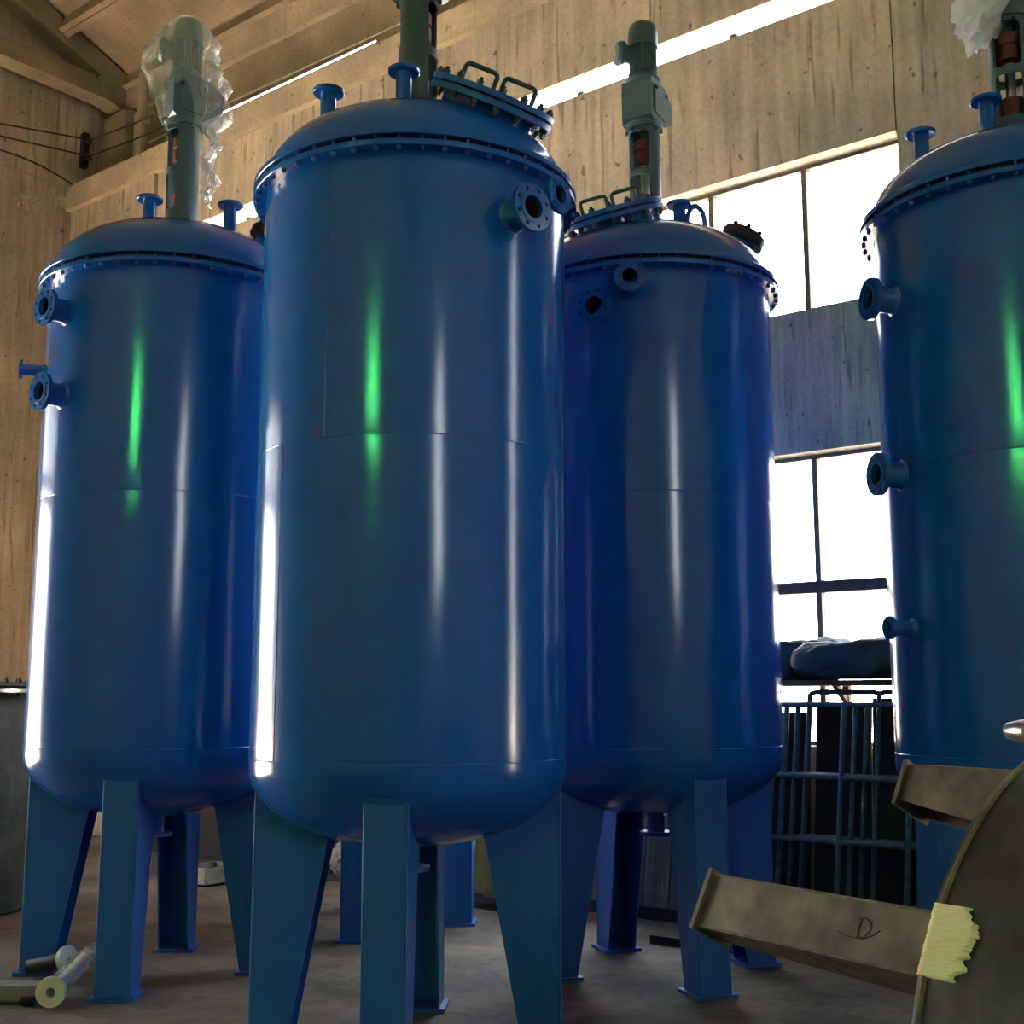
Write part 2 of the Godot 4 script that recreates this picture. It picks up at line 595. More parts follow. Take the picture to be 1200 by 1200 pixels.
	# gables up to the ridge
	for gx in [XL - 0.3, XR]:
		st = mb()
		var poly := PackedVector2Array([Vector2(10.6, -9.2), Vector2(roof_y(0.2) + 0.2, 0.2), Vector2(10.6, 9.6)])
		# extrude along x
		prism(st, poly, 0.0, 0.3, Transform3D(Basis(Vector3(0, 1, 0), Vector3(1, 0, 0), Vector3(0, 0, 1)), Vector3(gx, 0, 0)))
		mesh_node(l, "gable", done(st), M.concrete_wall) if gx < 0 else struct_of(mesh_node(self, "wall_gable", done(st), M.concrete_wall), "concrete gable over the far end wall")
	# pale lime bloom where water has run over the joint below the truss
	build_lime(l)

	# wall behind the camera, with the green sheet window
	var nn := Node3D.new()
	put(self, nn, "wall_near")
	struct_of(nn, "concrete wall behind the viewer")
	wall_boxes(nn, "concrete_wall", [
		[Vector3(XL, 0, ZN), Vector3(-1.5, 10.6, ZN + 0.3)],
		[Vector3(0.4, 0, ZN), Vector3(XR, 10.6, ZN + 0.3)],
		[Vector3(-1.5, 0, ZN), Vector3(0.4, 5.9, ZN + 0.3)],
		[Vector3(-1.5, 7.7, ZN), Vector3(0.4, 10.6, ZN + 0.3)]])
	# end wall on the right
	var rr := Node3D.new()
	put(self, rr, "wall_right")
	struct_of(rr, "concrete end wall out of view on the right")
	wall_boxes(rr, "concrete_wall", [
		[Vector3(XR, 0, -9.6), Vector3(XR + 0.3, 10.6, 1.7)],
		[Vector3(XR, 0, 3.2), Vector3(XR + 0.3, 10.6, ZN + 0.3)],
		[Vector3(XR, 0, 1.7), Vector3(XR + 0.3, 3.4, 3.2)],
		[Vector3(XR, 7.0, 1.7), Vector3(XR + 0.3, 10.6, 3.2)]])

func build_lime(parent: Node):
	# crusts of lime with ragged outlines, a few millimetres proud of the wall
	var rng := RandomNumberGenerator.new()
	rng.seed = 77
	var st := mb()
	for k in 34:
		var t := rng.randf()
		var z: float = lerp(-7.9, -8.66, t) + rng.randf_range(-0.04, 0.04)
		var y: float = lerp(8.18, 8.42, pow(t, 1.4)) + rng.randf_range(-0.10, 0.10)
		var rz := rng.randf_range(0.02, 0.06)
		var ry := rng.randf_range(0.012, 0.05)
		var poly := PackedVector2Array()
		for j in 9:
			var a := TAU * j / 9.0
			var r := rng.randf_range(0.55, 1.0)
			poly.append(Vector2(cos(a) * rz * r, sin(a) * ry * r))
		prism(st, poly, 0.0, rng.randf_range(0.003, 0.008), Transform3D(Basis(Vector3(0, 0, 1), Vector3(1, 0, 0), Vector3(0, 1, 0)), Vector3(XL, y, z)))
	var o := mesh_node(parent, "lime_crust", done(st), M.lime_bloom)
	o.set_meta("kind", "stuff")
	o.set_meta("label", "white lime crust")

func roof_y(z: float) -> float:
	return 10.35 + 0.42 * (z + 9.3) if z < 0.2 else 10.35 + 0.42 * (9.7 - z)

func frame_bar(st: SurfaceTool, a: Vector3, b: Vector3):
	box(st, a, b)

func window_unit(called: String, label: String, x0: float, x1: float, y0: float, y1: float, cols: Array, rows: Array, pane_mat := "glass"):
	var root := Node3D.new()
	put(self, root, called)
	struct_of(root, label)
	var zc := ZW - 0.19
	var st := mb()
	var f := 0.03
	box(st, Vector3(x0, y0, zc - 0.03), Vector3(x0 + f, y1, zc + 0.03))
	box(st, Vector3(x1 - f, y0, zc - 0.03), Vector3(x1, y1, zc + 0.03))
	box(st, Vector3(x0 + f, y0, zc - 0.03), Vector3(x1 - f, y0 + f, zc + 0.03))
	box(st, Vector3(x0 + f, y1 - f, zc - 0.03), Vector3(x1 - f, y1, zc + 0.03))
	mesh_node(root, "window_frame", done(st), M.window_frame)
	for x in cols:
		st = mb()
		box(st, Vector3(x - 0.022, y0 + f, zc - 0.035), Vector3(x + 0.022, y1 - f, zc + 0.035))
		mesh_node(root, "mullion", done(st), M.window_frame)
	for y in rows:
		st = mb()
		box(st, Vector3(x0 + f, y - 0.045, zc - 0.045), Vector3(x1 - f, y + 0.045, zc + 0.045))
		mesh_node(root, "transom", done(st), M.window_bar)
	var xs := [x0 + f] + cols + [x1 - f]
	var ys := [y0 + f] + rows + [y1 - f]
	for i in xs.size() - 1:
		for j in ys.size() - 1:
			st = mb()
			quad(st, Vector3(xs[i], ys[j], zc), Vector3(xs[i + 1], ys[j], zc), Vector3(xs[i + 1], ys[j + 1], zc), Vector3(xs[i], ys[j + 1], zc), Vector3(0, 0, 1))
			mesh_node(root, "pane", done(st), M[pane_mat])

func window_slit():
	var root := Node3D.new()
	put(self, root, "window_3")
	struct_of(root, "long narrow daylight slit under the crane ledge")
	for k in 7:
		var st := mb()
		var x := -12.6 + 1.6 * k
		quad(st, Vector3(x, 7.2, ZW - 0.05), Vector3(x + 1.6, 7.2, ZW - 0.05), Vector3(x + 1.6, 7.4, ZW - 0.05), Vector3(x, 7.4, ZW - 0.05), Vector3(0, 0, 1))
		mesh_node(root, "pane", done(st), M.glass)
		if k > 0:
			st = mb()
			box(st, Vector3(x - 0.03, 7.2, ZW - 0.06), Vector3(x + 0.03, 7.245, ZW - 0.02))
			mesh_node(root, "mullion", done(st), M.window_frame)

func build_windows():
	var cols := [-6.6, -5.77, -4.93, -4.07]
	window_unit("window_1", "upper steel window over the grey spandrel, white with daylight", WX0, WX1, 4.69, 5.95, cols, [])
	window_unit("window_2", "lower steel window behind the scaffold frames, white with daylight", WX0, WX1, 1.3, 3.55, cols, [2.51])
	for q in [[3.2, 4.7, 2.6, "door_2", "open doorway further right along the window wall"]]:
		var st := mb()
		box(st, Vector3(q[0], 0, ZW - 0.2), Vector3(q[0] + 0.06, q[2], ZW - 0.08))
		box(st, Vector3(q[1] - 0.06, 0, ZW - 0.2), Vector3(q[1], q[2], ZW - 0.08))
		box(st, Vector3(q[0] + 0.06, q[2] - 0.06, ZW - 0.2), Vector3(q[1] - 0.06, q[2], ZW - 0.08))
		struct_of(mesh_node(self, q[3], done(st), M.window_frame), q[4])
	window_slit()
	window_unit("window_4", "tall window over the right-hand doorway of the window wall", 3.2, 4.7, 2.6, 7.2, [3.95], [4.1])
	# green sheet behind the camera
	var g := Node3D.new()
	put(self, g, "window_5")
	struct_of(g, "green plastic sheet window behind the viewer")
	for k in 2:
		var st := mb()
		box(st, Vector3(-1.5 + 0.95 * k, 5.9, ZN + 0.15), Vector3(-0.55 + 0.95 * k, 7.7, ZN + 0.154))
		mesh_node(g, "pane", done(st), M.green_sheet)
	# window of the right end wall
	var e := Node3D.new()
	put(self, e, "window_6")
	struct_of(e, "tall window of the end wall out of view on the right")
	var s6 := mb()
	quad(s6, Vector3(XR + 0.15, 3.4, 1.7), Vector3(XR + 0.15, 3.4, 3.2), Vector3(XR + 0.15, 7.0, 3.2), Vector3(XR + 0.15, 7.0, 1.7), Vector3(-1, 0, 0))
	mesh_node(e, "pane", done(s6), M.glass)
	# door frame and the dusty fanlight over it
	var d := Node3D.new()
	put(self, d, "door_1")
	struct_of(d, "open steel gateway in the left wall")
	var s7 := mb()
	box(s7, Vector3(XL - 0.25, 0, -4.2), Vector3(XL - 0.05, 4.2, -4.1))
	box(s7, Vector3(XL - 0.25, 0, -0.1), Vector3(XL - 0.05, 4.2, 0.0))
	box(s7, Vector3(XL - 0.25, 4.1, -4.1), Vector3(XL - 0.05, 4.2, -0.1))
	mesh_node(d, "door_frame", done(s7), M.window_frame)
	s7 = mb()
	quad(s7, Vector3(XL - 0.15, 4.4, -4.2), Vector3(XL - 0.15, 4.4, 0.0), Vector3(XL - 0.15, 5.4, 0.0), Vector3(XL - 0.15, 5.4, -4.2), Vector3(1, 0, 0))
	mesh_node(d, "fanlight_pane", done(s7), M.dusty_glass)

func build_roof():
	var c := Node3D.new()
	put(self, c, "ceiling")
	struct_of(c, "ribbed concrete roof slabs")
	# channel slabs: a thin plate with an edge rib on either side, ribs along x
	var pitch := atan(0.42)
	var wide := 1.0
	var lens := [[XL, -8.82], [-8.8, -2.82], [-2.8, 3.2], [3.22, XR]]
	for side in 2:
		for k in 10:
			var z := -9.3 + wide * k + 0.02
			for ln in lens:
				var st := mb()
				var xm: float = (ln[0] + ln[1]) * 0.5
				var hx: float = (ln[1] - ln[0]) * 0.5
				var zc := z + wide * 0.5
				var run := wide / cos(pitch)
				var yc := roof_y(min(zc, 0.19))
				var xf := Transform3D(Basis(Vector3.RIGHT, -pitch), Vector3(xm, yc, zc))
				if zc > 0.2:
					continue
				if side == 1:
					xf = Transform3D(Basis(Vector3.RIGHT, pitch), Vector3(xm, yc, 0.4 - zc))
				box(st, Vector3(-hx, 0.0, -run * 0.5), Vector3(hx, 0.06, run * 0.5 - 0.012), xf)
				box(st, Vector3(-hx, -0.25, -run * 0.5), Vector3(hx, 0.0, -run * 0.5 + 0.075), xf)
				box(st, Vector3(-hx, -0.25, run * 0.5 - 0.087), Vector3(hx, 0.0, run * 0.5 - 0.012), xf)
				mesh_node(c, "roof_slab", done(st), M.concrete_roof)
	# screed over the slabs closes the joints
	var st := mb()
	for s in [1.0, -1.0]:
		var xf := Transform3D(Basis(Vector3.RIGHT, -pitch * s), Vector3(0, roof_y(-4.7) + 0.06, -4.7 if s > 0 else 5.1))
		box(st, Vector3(XL - 0.4, 0.0, -5.75), Vector3(XR + 0.4, 0.2, 5.75), xf)
	mesh_node(c, "screed", done(st), M.concrete_roof)

	# roof truss beside the left wall
	var t := Node3D.new()
	put(self, t, "trim_2")
	struct_of(t, "concrete roof truss ending near the left corner")
	var x0 := XL + 0.12
	var x1 := XL + 0.42
	st = mb()
	# bottom chord, top chord and the solid end knee, drawn in the z-y plane
	prism(st, PackedVector2Array([Vector2(9.88, -8.95), Vector2(10.16, -8.7), Vector2(10.16, 9.0), Vector2(9.88, 9.0)]), 0.0, x1 - x0, Transform3D(Basis(Vector3(0, 1, 0), Vector3(1, 0, 0), Vector3(0, 0, 1)), Vector3(x0, 0, 0)))
	mesh_node(t, "bottom_chord", done(st), M.concrete_truss)
	st = mb()
	prism(st, PackedVector2Array([Vector2(9.93, -9.42), Vector2(10.22, -9.5), Vector2(10.22 + 0.42 * 9.6, 0.1), Vector2(9.96 + 0.42 * 9.6, 0.1)]), 0.0, x1 - x0, Transform3D(Basis(Vector3(0, 1, 0), Vector3(1, 0, 0), Vector3(0, 0, 1)), Vector3(x0 - 0.003, 0, 0)))
	mesh_node(t, "top_chord", done(st), M.concrete_truss)
	st = mb()
	prism(st, PackedVector2Array([Vector2(9.74, -9.55), Vector2(9.88, -8.88), Vector2(10.16, -8.75), Vector2(10.3, -8.95), Vector2(10.14, -9.55)]), 0.0, x1 - x0 + 0.012, Transform3D(Basis(Vector3(0, 1, 0), Vector3(1, 0, 0), Vector3(0, 0, 1)), Vector3(x0 - 0.006, 0, 0)))
	mesh_node(t, "end_knee", done(st), M.concrete_truss)
	# bearing column on the ledge, a white strip and a pipe behind it
	st = mb()
	box(st, Vector3(XL + 0.08, 8.6, ZT), Vector3(XL + 0.62, 9.76, ZT + 0.22))
	struct_of(mesh_node(self, "trim_3", done(st), M.concrete_roof), "short concrete column carrying the truss end")
	st = mb()
	box(st, Vector3(XL + 0.64, 8.6, ZT), Vector3(XL + 0.80, 9.72, ZT + 0.1))
	struct_of(mesh_node(self, "trim_4", done(st), M.lime_bloom), "pale plaster strip beside the truss column")
	st = mb()
	lathe(st, [Vector2(0.075, 0.0), Vector2(0.075, 0.78), Vector2(0.1, 0.78), Vector2(0.1, 0.86), Vector2(0.075, 0.86), Vector2(0.075, 1.5)], 16)
	var pipe := mesh_node(self, "rain_pipe", done(st), M.grey_pipe, Transform3D(Basis(), Vector3(XL + 1.05, 8.6, ZT + 0.24)))
	tag(pipe, "grey rain pipe standing on the ledge beside the pale strip", "pipe")

# ------------------------------------------------------------------ tanks
func head_y(r: float) -> float:          # bottom head, underside
	return 1.33 - 0.40 * sqrt(max(0.0, 1.0 - pow(r / 0.8, 2.0)))

func dome_y(r: float) -> float:
	return 4.36 + 0.39 * sqrt(max(0.0, 1.0 - pow(r / 0.8, 2.0)))

func polar(az: float, r: float, y: float) -> Vector3:
	return Vector3(cos(az) * r, y, sin(az) * r)

func shell_mesh(y0: float, y1: float, sd: int, seam: float) -> ArrayMesh:
	var n := noise(sd, 1.0, 2)
	var rows := 20
	var cols := 144
	var st := mb()
	st.set_smooth_group(0)
	var pts := []
	for r in rows + 1:
		var row := []
		for c in cols:
			var a := TAU * c / cols
			var y: float = lerp(y0, y1, float(r) / rows)
			var d := n.get_noise_3d(cos(a) * 1.1, y * 0.7, sin(a) * 1.1) * 0.0022
			var da: float = abs(wrapf(a - seam, -PI, PI))
			d -= 0.0009 * exp(-pow(da / 0.06, 2.0))       # plates never meet quite round at the seam
			var edge: float = min(y - y0, y1 - y)
			d -= 0.0018 * exp(-pow(edge / 0.05, 2.0))
			row.append(polar(a, 0.8 + d, y))
		pts.append(row)
	for r in rows:
		for c in cols:
			var c2 := (c + 1) % cols
			for v in [pts[r][c], pts[r][c2], pts[r + 1][c2], pts[r][c], pts[r + 1][c2], pts[r + 1][c]]:
				st.add_vertex(v)
	st.index()
	st.generate_normals()
	return st.commit()

func seam_bead(az: float, y0: float, y1: float) -> ArrayMesh:
	var pts := []
	var n := noise(9, 14.0, 2)
	for k in 30:
		var y: float = lerp(y0, y1, k / 29.0)
		pts.append(polar(az + n.get_noise_1d(y) * 0.0015, 0.7975, y))
	var st := mb()
	tube(st, pts, 0.0045, 6)
	return done(st)

func cached(key: String, maker: Callable) -> Mesh:
	if not cache.has(key):
		cache[key] = maker.call()
	return cache[key]

func ring_bead(y: float, r: float) -> ArrayMesh:
	var st := mb()
	lathe(st, [Vector2(r - 0.003, y - 0.007), Vector2(r + 0.001, y - 0.003), Vector2(r + 0.0018, y), Vector2(r + 0.001, y + 0.003), Vector2(r - 0.003, y + 0.007)], 144, Transform3D.IDENTITY, 0.0, TAU, 0.3)
	return done(st)

func ellipse_profile(y0: float, dep: float, r0: float, r1: float, n: int, sgn: float) -> Array:
	var out := []
	for k in n + 1:
		var a0 := acos(r0 / 0.8)
		var a1 := acos(r1 / 0.8)
		var a: float = lerp(a0, a1, float(k) / n)
		out.append(Vector2(0.8 * cos(a), y0 + sgn * dep * sin(a)))
	return out

func make_bottom_head() -> ArrayMesh:
	var st := mb()
	var p := ellipse_profile(1.33, 0.40, 0.0001, 0.8, 26, -1.0)
	p[0].x = 0.0
	p.append(Vector2(0.8, 1.368))
	lathe(st, p, 144)
	return done(st)

func make_top_head() -> ArrayMesh:
	var st := mb()
	var p := [Vector2(0.8, 4.335)]
	p.append_array(ellipse_profile(4.36, 0.39, 0.8, 0.0001, 26, 1.0))
	p[p.size() - 1].x = 0.0
	lathe(st, p, 144)
	return done(st)

func ring_mesh(r0: float, r1: float, y0: float, y1: float, seg := 96, bev := 0.003) -> ArrayMesh:
	var st := mb()
	lathe(st, [Vector2(r0, y0), Vector2(r1 - bev, y0), Vector2(r1, y0 + bev), Vector2(r1, y1 - bev), Vector2(r1 - bev, y1), Vector2(r0, y1), Vector2(r0, y0)], seg, Transform3D.IDENTITY, 0.0, TAU, 0.9)
	return done(st)

func hex(st: SurfaceTool, at: Vector3, r: float, h: float, xf := Transform3D.IDENTITY, turn := 0.0):
	var poly := PackedVector2Array()
	for k in 6:
		poly.append(Vector2(cos(turn + TAU * k / 6), sin(turn + TAU * k / 6)) * r)
	prism(st, poly, 0.0, h, xf * Transform3D(Basis(), at))

func make_body_bolts() -> ArrayMesh:
	var st := mb()
	for k in 48:
		var a := TAU * k / 48.0
		hex(st, polar(a, 0.842, 4.236), 0.0135, 0.014, Transform3D.IDENTITY, a)
		lathe(st, [Vector2(0.0, 4.23), Vector2(0.009, 4.23), Vector2(0.009, 4.34), Vector2(0.0, 4.34)], 6, Transform3D(Basis(), polar(a, 0.842, 0.0)))
	return done(st)

func make_leg() -> ArrayMesh:
	# a three-sided channel: outer plate and two tapering cheeks, open towards the tank axis; radial direction is +x
	var st := mb()
	var hw := 0.1
	var ro := 0.76
	var th := 0.012
	var ytop := head_y(ro) + 0.012
	box(st, Vector3(ro - th, 0.02, -hw), Vector3(ro, ytop, hw))
	for s in [-1.0, 1.0]:
		var poly := PackedVector2Array()
		poly.append(Vector2(ro - th, 0.02))
		poly.append(Vector2(ro - 0.19, 0.02))
		var ri := 0.385
		for k in 9:
			var r: float = lerp(ri, ro - th, k / 8.0)
			var rr := sqrt(r * r + hw * hw)
			poly.append(Vector2(r, head_y(min(rr, 0.795)) + 0.012))
		# polygon in x-y, extruded along z
		prism(st, poly, -th * 0.5, th * 0.5, Transform3D(Basis(Vector3(1, 0, 0), Vector3(0, 0, 1), Vector3(0, 1, 0)), Vector3(0, 0, s * (hw - th * 0.5))))
	for s in [-1.0, 1.0]:
		tube(st, [Vector3(ro - 0.004, 0.02, s * (hw - 0.004)), Vector3(ro - 0.004, ytop - 0.02, s * (hw - 0.004))], 0.0065, 8)
	return done(st)

func make_pad() -> ArrayMesh:
	var rows := []
	for i in 13:
		var row := []
		for j in 9:
			var r: float = lerp(0.775, 0.50, i / 12.0)
			var w: float = lerp(-0.148, 0.148, j / 8.0)
			var rr: float = sqrt(r * r + w * w)
			rr = min(rr, 0.797)
			var a := atan2(w, r)
			var k: float = 1.010 if (i > 0 and i < 12 and j > 0 and j < 8) else 0.998
			row.append(Vector3(cos(a) * rr * k, 1.33 - (1.33 - head_y(rr)) * k, sin(a) * rr * k))
		rows.append(row)
	return grid_mesh(rows)

func nozzle_stub(r: float, h: float, fr: float, ft: float, closed: bool) -> ArrayMesh:
	var st := mb()
	var p := []
	p.append_array([Vector2(r + 0.012, -0.05), Vector2(r + 0.012, -0.0), Vector2(r + 0.004, 0.008), Vector2(r, 0.02), Vector2(r, h - ft)])
	lathe(st, p, 28)
	if closed:
		lathe(st, [Vector2(r, h - ft), Vector2(fr - 0.003, h - ft), Vector2(fr, h - ft + 0.003), Vector2(fr, h - 0.003), Vector2(fr - 0.003, h), Vector2(0.0, h)], 36, Transform3D.IDENTITY, 0.0, TAU, 0.9)
	return done(st)

func bore_mesh(r: float, h: float) -> ArrayMesh:
	var st := mb()
	lathe(st, [Vector2(r, h), Vector2(r, -0.02), Vector2(0.0, -0.02)], 28)
	return done(st)

func flange_csg(parent: Node, fr: float, ft: float, br: float, holes: int, hr: float, h: float, m: Material):
	var c := CSGCylinder3D.new()
	c.radius = fr
	c.height = ft
	c.sides = 48
	c.material = m
	c.position = Vector3(0, h - ft * 0.5, 0)
	var b := CSGCylinder3D.new()
	b.radius = br
	b.height = ft * 3
	b.sides = 32
	b.material = m
	b.operation = CSGShape3D.OPERATION_SUBTRACTION
	b.name = "bore_cut"
	c.add_child(b)
	for k in holes:
		var q := CSGCylinder3D.new()
		q.radius = hr
		q.height = ft * 3
		q.sides = 10
		q.material = m
		q.operation = CSGShape3D.OPERATION_SUBTRACTION
		q.position = Vector3(cos(TAU * (k + 0.5) / holes), 0, sin(TAU * (k + 0.5) / holes)) * (fr + br) * 0.54
		q.name = "bolt_hole_cut_%03d" % k
		c.add_child(q)
	# raised face
	var f := CSGTorus3D.new()
	put(parent, c, "flange")
	f.free()

func side_nozzle(t: Node, az: float, y: float, proj: float, fr: float, tilt := 0.0):
	var dir := Vector3(cos(az), tilt, sin(az)).normalized()
	var xf := along(dir, polar(az, 0.8, y))
	var big := fr > 0.1
	var r := fr * 0.62
	var ft := 0.026 if big else 0.02
	var o := mesh_node(t, "nozzle", cached("stub%.3f_%.3f" % [fr, proj], func(): return nozzle_stub(r, proj, fr, ft, false)), M.blue_paint, xf)
	flange_csg(o, fr, ft, fr * 0.48, 8 if big else 4, fr * 0.085, proj, M.blue_paint)
	mesh_node(o, "bore", cached("bore%.3f_%.3f" % [fr, proj], func(): return bore_mesh(fr * 0.482, proj - 0.002)), M.bore)
	mesh_node(o, "raised_face", cached("face%.3f_%.3f" % [fr, proj], func(): return ring_mesh(fr * 0.48, fr * 0.66, proj - 0.002, proj + 0.004, 40, 0.001)), M.blue_paint)

func top_nozzle(t: Node, az: float, r: float, hs: float, sr := 0.042, fr := 0.083):
	var o := mesh_node(t, "nozzle", cached("top%.3f_%.3f_%.3f" % [hs, sr, fr], func(): return nozzle_stub(sr, hs, fr, 0.022, true)), M.blue_paint, Transform3D(Basis(), polar(az, r, dome_y(r))))
	return o

func handle_mesh(w: float, h: float) -> ArrayMesh:
	var st := mb()
	var b := 0.018
	tube(st, [Vector3(-w * 0.5, 0, 0), Vector3(-w * 0.5, h - b, 0), Vector3(-w * 0.5 + b * 0.4, h - b * 0.3, 0), Vector3(-w * 0.5 + b, h, 0), Vector3(w * 0.5 - b, h, 0), Vector3(w * 0.5 - b * 0.4, h - b * 0.3, 0), Vector3(w * 0.5, h - b, 0), Vector3(w * 0.5, 0, 0)], 0.0125, 10)
	hex(st, Vector3(-w * 0.5, 0.0, 0), 0.022, 0.015)
	hex(st, Vector3(w * 0.5, 0.0, 0), 0.022, 0.015)
	return done(st)

func manway(t: Node, az: float, r: float, tilt: float, hs := 0.16, hrot := 0.0):
	# neck, flange, cover, bolts and two handles; own y axis is the normal
	var dir := Vector3(cos(az) * sin(tilt), cos(tilt), sin(az) * sin(tilt))
	var out := Vector3(cos(az) * cos(tilt), -sin(tilt), sin(az) * cos(tilt))
	var xf := Transform3D(Basis(out, dir, out.cross(dir)), polar(az, r, dome_y(r)))
	var o := mesh_node(t, "manway", cached("neck%.2f" % hs, func():
		var st := mb()
		lathe(st, [Vector2(0.255, -0.16), Vector2(0.25, -0.02), Vector2(0.25, hs - 0.05)], 48)
		return done(st)), M.blue_paint, xf)
	mesh_node(o, "manway_flange", cached("mf%.2f" % hs, func(): return ring_mesh(0.2, 0.33, hs - 0.05, hs - 0.02, 64)), M.blue_leg)
	mesh_node(o, "manway_gasket", cached("mg%.2f" % hs, func(): return ring_mesh(0.2, 0.285, hs - 0.02, hs - 0.01, 48)), M.gasket)
	mesh_node(o, "manway_cover", cached("mc%.2f" % hs, func():
		var st := mb()
		lathe(st, [Vector2(0.0, hs - 0.01), Vector2(0.327, hs - 0.01), Vector2(0.33, hs - 0.007), Vector2(0.33, hs + 0.017), Vector2(0.327, hs + 0.02), Vector2(0.0, hs + 0.02)], 64, Transform3D.IDENTITY, 0.0, TAU, 0.9)
		return done(st)), M.blue_leg)
	var bolts := mesh_node(o, "cover_bolts", cached("mbolts%.2f" % hs, func():
		var st := mb()
		for k in 16:
			var a := TAU * (k + 0.5) / 16
			hex(st, polar(a, 0.303, hs + 0.02), 0.02, 0.022, Transform3D.IDENTITY, a)
			hex(st, polar(a, 0.303, hs - 0.072), 0.02, 0.022, Transform3D.IDENTITY, a)
			lathe(st, [Vector2(0.0, hs - 0.09), Vector2(0.011, hs - 0.09), Vector2(0.011, hs + 0.055), Vector2(0.0, hs + 0.055)], 8, Transform3D(Basis(), polar(a, 0.303, 0.0)))
		return done(st)), M.drive_paint_dark)
	bolts.set_meta("kind", "stuff")
	for s in [-1.0, 1.0]:
		mesh_node(o, "handle", cached("mhandle", func(): return handle_mesh(0.17, 0.105)), M.drive_paint_dark, Transform3D(Basis(Vector3.UP, hrot), Basis(Vector3.UP, hrot) * Vector3(0.105 * s, 0, 0) + Vector3(0, hs + 0.02, 0)))
	return o

func wood_cover(t: Node, az: float, r: float, tilt: float):
	var dir := Vector3(cos(az) * sin(tilt), cos(tilt), sin(az) * sin(tilt))
	var xf := along(dir, polar(az, r, dome_y(r)))
	var n := noise(5, 3.0, 2)
	var st := mb()
	lathe(st, [Vector2(0.095, -0.08), Vector2(0.095, 0.08)], 32)
	var o := mesh_node(t, "inspection_port", done(st), M.blue_paint, xf)
	st = mb()
	lathe(st, [Vector2(0.0, 0.075), Vector2(0.142, 0.075), Vector2(0.15, 0.085), Vector2(0.15, 0.135), Vector2(0.14, 0.15), Vector2(0.0, 0.155)], 40)
	for k in 8:
		hex(st, polar(TAU * k / 8.0, 0.122, 0.15), 0.018, 0.022)
	mesh_node(o, "port_cover", done(st), M.dark_steel)

func stand_mesh(open_az: float) -> ArrayMesh:
	# hollow stand with two storeys of openings on opposite sides
	var st := mb()
	var r := 0.11
	var t := 0.012
	var y0 := 4.79
	var y1 := 5.52
	var half := 0.74
	var ring := func(a: float, b: float):
		lathe(st, [Vector2(r - t, a), Vector2(r, a), Vector2(r, b), Vector2(r - t, b), Vector2(r - t, a)], 40)
	ring.call(y0, y0 + 0.10)
	ring.call(y0 + 0.355, y0 + 0.40)
	ring.call(y1 - 0.06, y1)
	for s in 2:
		var c := open_az + PI * 0.5 + PI * s
		var a0 := c - (PI * 0.5 - half)
		var a1 := c + (PI * 0.5 - half)
		lathe(st, [Vector2(r - t, y0 + 0.09), Vector2(r, y0 + 0.09), Vector2(r, y1 - 0.05), Vector2(r - t, y1 - 0.05), Vector2(r - t, y0 + 0.09)], 14, Transform3D.IDENTITY, a0, a1)
		for a in [a0, a1]:
			quad(st, polar(a, r - t, y0 + 0.09), polar(a, r, y0 + 0.09), polar(a, r, y1 - 0.05), polar(a, r - t, y1 - 0.05), Vector3(-sin(a), 0, cos(a)) * (-1.0 if a == a0 else 1.0))
	# rounded corners of the openings
	for s in 2:
		for yy in [y0 + 0.10, y0 + 0.355, y0 + 0.40, y1 - 0.06]:
			for e in [-1.0, 1.0]:
				var up: float = 1.0 if (is_equal_approx(yy, y0 + 0.10) or is_equal_approx(yy, y0 + 0.40)) else -1.0
				var ac: float = open_az + PI * s + e * half
				var k := 0.035
				for q in 4:
					var f0 := q / 4.0
					var f1 := (q + 1) / 4.0
					var d0 := k * (1.0 - sin(acos(1.0 - f0)))
					var d1 := k * (1.0 - sin(acos(1.0 - f1)))
					var aa0: float = ac - e * (f0 * k) / r
					var aa1: float = ac - e * (f1 * k) / r
					quad(st, polar(aa0, r, yy), polar(aa1, r, yy), polar(aa1, r, yy + up * d1), polar(aa0, r, yy + up * d0), polar(ac, 1.0, 0.0))
	# flanges
	lathe(st, [Vector2(r, y0 - 0.02), Vector2(0.155, y0 - 0.02), Vector2(0.155, y0 + 0.012), Vector2(r, y0 + 0.012)], 40)
	lathe(st, [Vector2(r - t, y1 - 0.03), Vector2(0.128, y1 - 0.03), Vector2(0.128, y1 + 0.012), Vector2(r - t, y1 + 0.012)], 40)
	for k in 8:
		hex(st, polar(TAU * k / 8.0 + 0.2, 0.117, y1 - 0.055), 0.012, 0.022)
		hex(st, polar(TAU * k / 8.0 + 0.2, 0.134, y0 + 0.012), 0.014, 0.018)
	return done(st)

